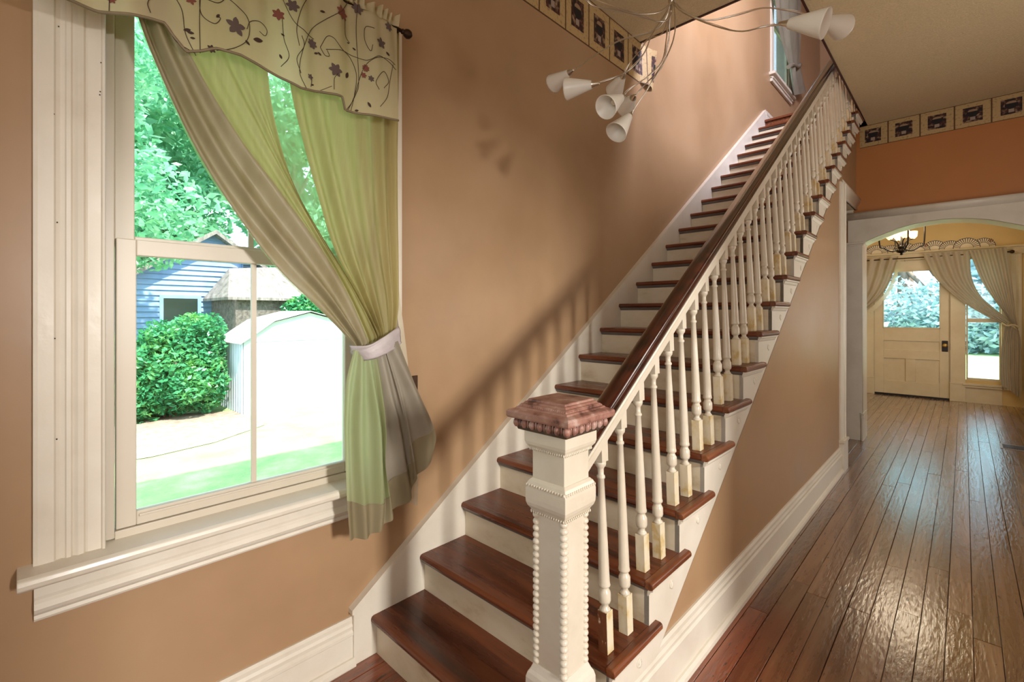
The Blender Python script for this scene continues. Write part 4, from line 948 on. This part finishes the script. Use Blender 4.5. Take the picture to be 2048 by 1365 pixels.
MB().box(-.046, -.043, 6.52, 7.23, 4.89, 6.35).build('pane', GLASS, w4)
uc = empty('curtain', (.05, 7.4, 5.4), 'grey knotted curtain at the bright upper-floor window above the stairs', 'curtain')
cloth('panel', [[(0.05,6.2,6.023),(0.05,6.485,5.474),(0.05,6.977,5.174)], [(0.07,6.84,6.34),(0.07,6.975,5.678),(0.07,7.171,5.241)], [(0.05,7.681,6.78),(0.05,7.712,6.006),(0.05,7.618,5.434)]], GREYU, uc, 40, 30, lambda s, t: .03*math.sin(2*PI*3*s)*(1-.6*t))
cloth('tail', [[(0.06,6.963,5.165),(0.06,7.073,4.985),(0.06,7.158,4.791)], [(0.08,7.157,5.224),(0.08,7.272,5.049),(0.08,7.452,4.891)], [(0.06,7.604,5.424),(0.06,7.794,5.282),(0.06,8.025,5.13)]], GREYU, uc, 30, 20, lambda s, t: .025*math.sin(2*PI*2.5*s+1))
MB().tube(spline([(0.09,6.809,5.067),(0.09,7.056,5.189),(0.09,7.287,5.247),(0.09,7.467,5.346)], 12), .03, 8).build('knot', GREYU, uc)

# ---------------------------------------------------------------- outdoors
GZ = -.6
st(MB().box(-60, WX-.15, -40, 60, GZ-.1, GZ).box(-60, 40, 10.6, 60, GZ-.101, GZ-.001).build('ground', LAWN))
stuff(tag(MB().add([(-10.511,0.588,-0.59),(-9.843,1.832,-0.59),(-9.456,2.488,-0.59),(-7.685,2.401,-0.59),(-6.976,1.395,-0.59),(-6.741,0.502,-0.59),(-6.818,-0.047,-0.59),(-8.338,-0.499,-0.59), (-12.5, -1, -.59)], [(0, 1, 2, 3, 4, 5, 6, 7, 8)]).build('leaf_litter', MULCH), 'brown leaf litter under the holly bush beside the shed', 'mulch'))
def leaves(name, pts, n, size, seed, mat, parent, jitter=.0):
    """n small leaf quads scattered through ellipsoids (x,y,z,rx,ry,rz)"""
    r = random.Random(seed); vs = []; fs = []
    tot = sum(p[3]*p[4]*p[5] for p in pts)
    for p in pts:
        for _ in range(int(n*p[3]*p[4]*p[5]/tot)):
            while 1:
                d = Vector((r.gauss(0, 1), r.gauss(0, 1), r.gauss(0, 1)))
                if d.length > .01: break
            d.normalize(); rad = r.random()**.28
            c = Vector((p[0]+d.x*p[3]*rad, p[1]+d.y*p[4]*rad, p[2]+d.z*p[5]*rad))
            a = Vector((r.gauss(0, 1), r.gauss(0, 1), r.gauss(0, .6))).normalized(); b_ = a.cross(Vector((r.gauss(0, 1), r.gauss(0, 1), r.gauss(0, 1)))).normalized()
            s = size*r.uniform(.6, 1.3); k = len(vs)
            vs += [c-a*s, c+b_*s*.45, c+a*s, c-b_*s*.45]; fs.append((k, k+1, k+2, k+3))
    return stuff(MB().add(vs, fs).build(name, mat, parent))
def tree(loc, h, rad, seed, label, n=9000, size=.16, low=.25, lm=None):
    e = empty('tree', loc, label, 'tree', None); x, y, z = loc; r = random.Random(seed)
    P = [(x, y, z), (x+.1, y+.1, z+h*.35), (x-.1, y+.15, z+h*.6), (x+.05, y, z+h*.9)]
    MB().tube(spline(P, 16), [rad*.075*(1-.6*i/16) for i in range(17)], 10).build('trunk', BARK, e)
    cl = []
    for k in range(9):
        a = r.uniform(0, 2*PI); q = r.uniform(.25, .75)*rad; zz = z+h*r.uniform(low+.1, .9)
        c = (x+q*math.cos(a), y+q*math.sin(a), zz, rad*.45, rad*.45, h*.16); cl.append(c)
        s0 = z+h*r.uniform(.3, .6)
        MB().tube(spline([(x, y, s0), ((x+c[0])/2, (y+c[1])/2, (s0+zz)/2+.2), c[:3]], 8), [rad*.022*(1-.7*i/8) for i in range(9)], 6).build('branch', BARK, e)
    leaves('foliage', cl, n, size, seed, lm or TREEL, e)
    return e
tree((-11.5, -1.0, GZ), 9.0, 3.4, 3, 'tall leafy tree with pale trunk at the left edge of the window view', 15000, .12, .15)
tree((-20, 1.5, GZ), 12.0, 5.0, 4, 'tall dense tree behind the blue neighbour house', 22000, .2, .1)
tree((-22, 8.5, GZ), 13.0, 5.5, 5, 'broad tree behind the brown outbuilding roof', 22000, .22, .1)
tree((-15, 9.5, GZ), 9.0, 3.4, 6, 'leafy tree behind the white shed, seen through the sheer curtain', 14000, .16, .1)
tree((-26, -4, GZ), 14.0, 6.0, 8, 'far broad tree left of the blue neighbour house', 18000, .24, .1)
bu = empty('holly_bush', (-9.9, 1.2, GZ), 'dense holly bush left of the white metal shed', 'bush')
for k in range(7):
    a = k*.9; MB().tube([(-9.9+.1*math.cos(a), 1.3+.1*math.sin(a), GZ), (-9.9+.5*math.cos(a), 1.3+.5*math.sin(a), GZ+.9), (-9.9+.55*math.cos(a), 1.3+.6*math.sin(a), GZ+1.2)], .03, 6).build('stem', BARK, bu)
leaves('foliage', [(-10.0, .7, .05, .75, .8, .85), (-9.9, 1.35, .35, .8, .75, .95), (-10.0, 1.75, .75, .6, .6, .8), (-10.1, .4, .35, .6, .7, .8), (-9.8, 1.9, .1, .55, .45, .7), (-9.7, 2.0, 1.2, .28, .3, .35), (-9.6, 1.1, 1.1, .35, .35, .3), (-9.4, .5, .7, .3, .35, .3), (-9.3, 1.5, .1, .35, .4, .4)], 24000, .062, 11, BUSHL, bu)
# white metal shed
sh = empty('shed', (-9.0, 2.42, GZ), 'small white metal garden shed with corrugated roof on the lawn', 'shed')
EZ, RZ = .93, 1.42
SX0, SX1, SY0, SY1 = -10.7, -9.0, 2.42, 5.2
YM = (SY0+SY1)/2
MB().ext([(SY0, GZ), (SY1, GZ), (SY1, EZ), (SY1-.62, RZ-.08), (YM, RZ+.12), (SY0+.62, RZ-.08), (SY0, EZ)], 'x', SX0+.02, SX1).build('end_wall', SHEDM, sh)
MB().box(SX1, SX1+.012, SY0, SY1, EZ-.012, EZ+.012).build('trim_strip', SHEDM, sh)
rb = MB(); n = 22; poly = []
for i in range(n+1):
    x = SX0+(SX1-SX0)*i/n; o = .03 if i % 2 else .0
    poly += [(x-.02, SY0-o), (x+.02, SY0-o)]
rb.add([(x, y, z) for x, y in poly for z in (GZ, EZ)], [(2*i, 2*i+2, 2*i+3, 2*i+1) for i in range(len(poly)-1)]).build('ribbed_side', SHEDM, sh)
prof_ = [(SY0-.08, EZ-.05), (SY0+.60, RZ-.06), (YM, RZ+.15), (SY1-.60, RZ-.06), (SY1+.08, EZ-.05)]
for (a, b_) in zip(prof_[:-1], prof_[1:]):
    vs = []; n = 34
    for i in range(n+1):
        x = SX0-.08+(SX1-SX0+.16)*i/n; o = .018 if i % 2 else 0
        vs += [(x, a[0], a[1]+o), (x, b_[0], b_[1]+o)]
    MB().add(vs, [(2*i, 2*i+2, 2*i+3, 2*i+1) for i in range(n)]).build('roof_sheet', SHEDR, sh)
# neighbour house with blue siding
nh = empty('neighbor_house', (-16, 3.4, GZ), 'neighbouring house with pale blue clapboard gable seen through the window', 'house')
HX = -16; HY0, HY1, HE, HR = -2.5, 8.6, -.2, 4.25
HM = 3.6
def gz(y): return 1.6+(4.15-1.6)*(1-abs(y-HM)/3.6) if abs(y-HM) < 6 else 0
MB().ext([(-.3, GZ), (7.5, GZ), (7.5, gz(7.5)), (HM, gz(HM)), (-.3, gz(-.3))], 'x', HX-4, HX-.05).build('gable_wall', SIDE, nh)
z = GZ; k = 0
while z < 4.0:
    ztop = z+.17
    half = lambda zz: max(0, min(3.9, 3.6*(1-(zz-1.6)/2.55))) if zz > 1.4 else 3.9
    a, c = half(z), half(ztop)
    if a < .05: break
    MB().add([(HX, HM-a, z), (HX, HM+a, z), (HX-.045, HM+c, ztop), (HX-.045, HM-c, ztop), (HX-.06, HM-a, z), (HX-.06, HM+a, z)], [(0, 1, 2, 3), (4, 5, 1, 0)]).build('clapboard', SIDE, nh)
    z += .168; k += 1
for s in (-1, 1):
    ye = HM+s*4.4; ze = gz(HM+s*4.4)
    MB().add([(HX+.35, HM, 4.25), (HX+.35, ye, ze+.1), (HX-4.3, ye, ze+.1), (HX-4.3, HM, 4.25), (HX+.35, HM, 4.12), (HX+.35, ye, ze-.03), (HX-4.3, ye, ze-.03), (HX-4.3, HM, 4.12)],
             [(0, 1, 2, 3), (7, 6, 5, 4), (0, 4, 5, 1), (1, 5, 6, 2)]).build('roof', ROOFM, nh)
hw_ = MB().box(HX, HX+.03, 2.15, 3.25, .6, 2.1).build('window', SIDE, nh); MB().box(HX+.03, HX+.035, 2.25, 3.15, .7, 2.0).build('pane', DARKG, hw_)
lv = MB().box(HX, HX+.04, 4.45, 4.95, 3.0, 3.42).build('gable_vent', SIDE, nh)
for i in range(6): MB().box(HX+.04, HX+.055, 4.48, 4.92, 3.03+i*.065, 3.06+i*.065).build('louvre', DARKG, lv)
# brown outbuilding with shingled roof between house and shed
ob = empty('outbuilding', (-13.5, 5, GZ), 'low brown outbuilding with a grey shingled roof behind the white shed', 'outbuilding')
MB().box(-16, -13.5, 3.55, 9, GZ, 1.95).build('wall', BROWNW, ob)
MB().add([(-13.3, 3.3, 2.0), (-13.3, 9.2, 2.0), (-15.4, 9.2, 3.5), (-15.4, 3.9, 3.0), (-13.3, 3.3, 1.92), (-13.3, 9.2, 1.92), (-15.4, 9.2, 3.42), (-15.4, 3.9, 2.92), (-16, 3.3, 2.0), (-16, 3.3, 1.92)], [(0, 1, 2, 3), (7, 6, 5, 4), (0, 4, 5, 1), (0, 3, 8), (4, 0, 8, 9)]).build('roof', ROOFM, ob)
leaves('climbing_foliage', [(-13.2, 5.6, 1.6, .3, .9, .55)], 2500, .07, 12, BUSHL, ob)
# street side beyond the front door
for i, (x, y, h, r, lb) in enumerate([(-9, 36, 12, 6, 'leafy tree across the front yard, left through the door glass'), (-1.0, 40, 13, 7, 'dense leafy tree filling the front door glass'), (-18, 42, 13, 7, 'far front yard tree left of the door view'), (7.5, 38, 12, 6, 'leafy tree beyond the right sidelight'), (16, 42, 12, 6, 'far front yard tree right of the door view')]):
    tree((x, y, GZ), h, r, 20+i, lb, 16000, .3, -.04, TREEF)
hd = empty('hedge', (-4, 33, GZ), 'long leafy hedge across the front yard seen through the front door', 'hedge')
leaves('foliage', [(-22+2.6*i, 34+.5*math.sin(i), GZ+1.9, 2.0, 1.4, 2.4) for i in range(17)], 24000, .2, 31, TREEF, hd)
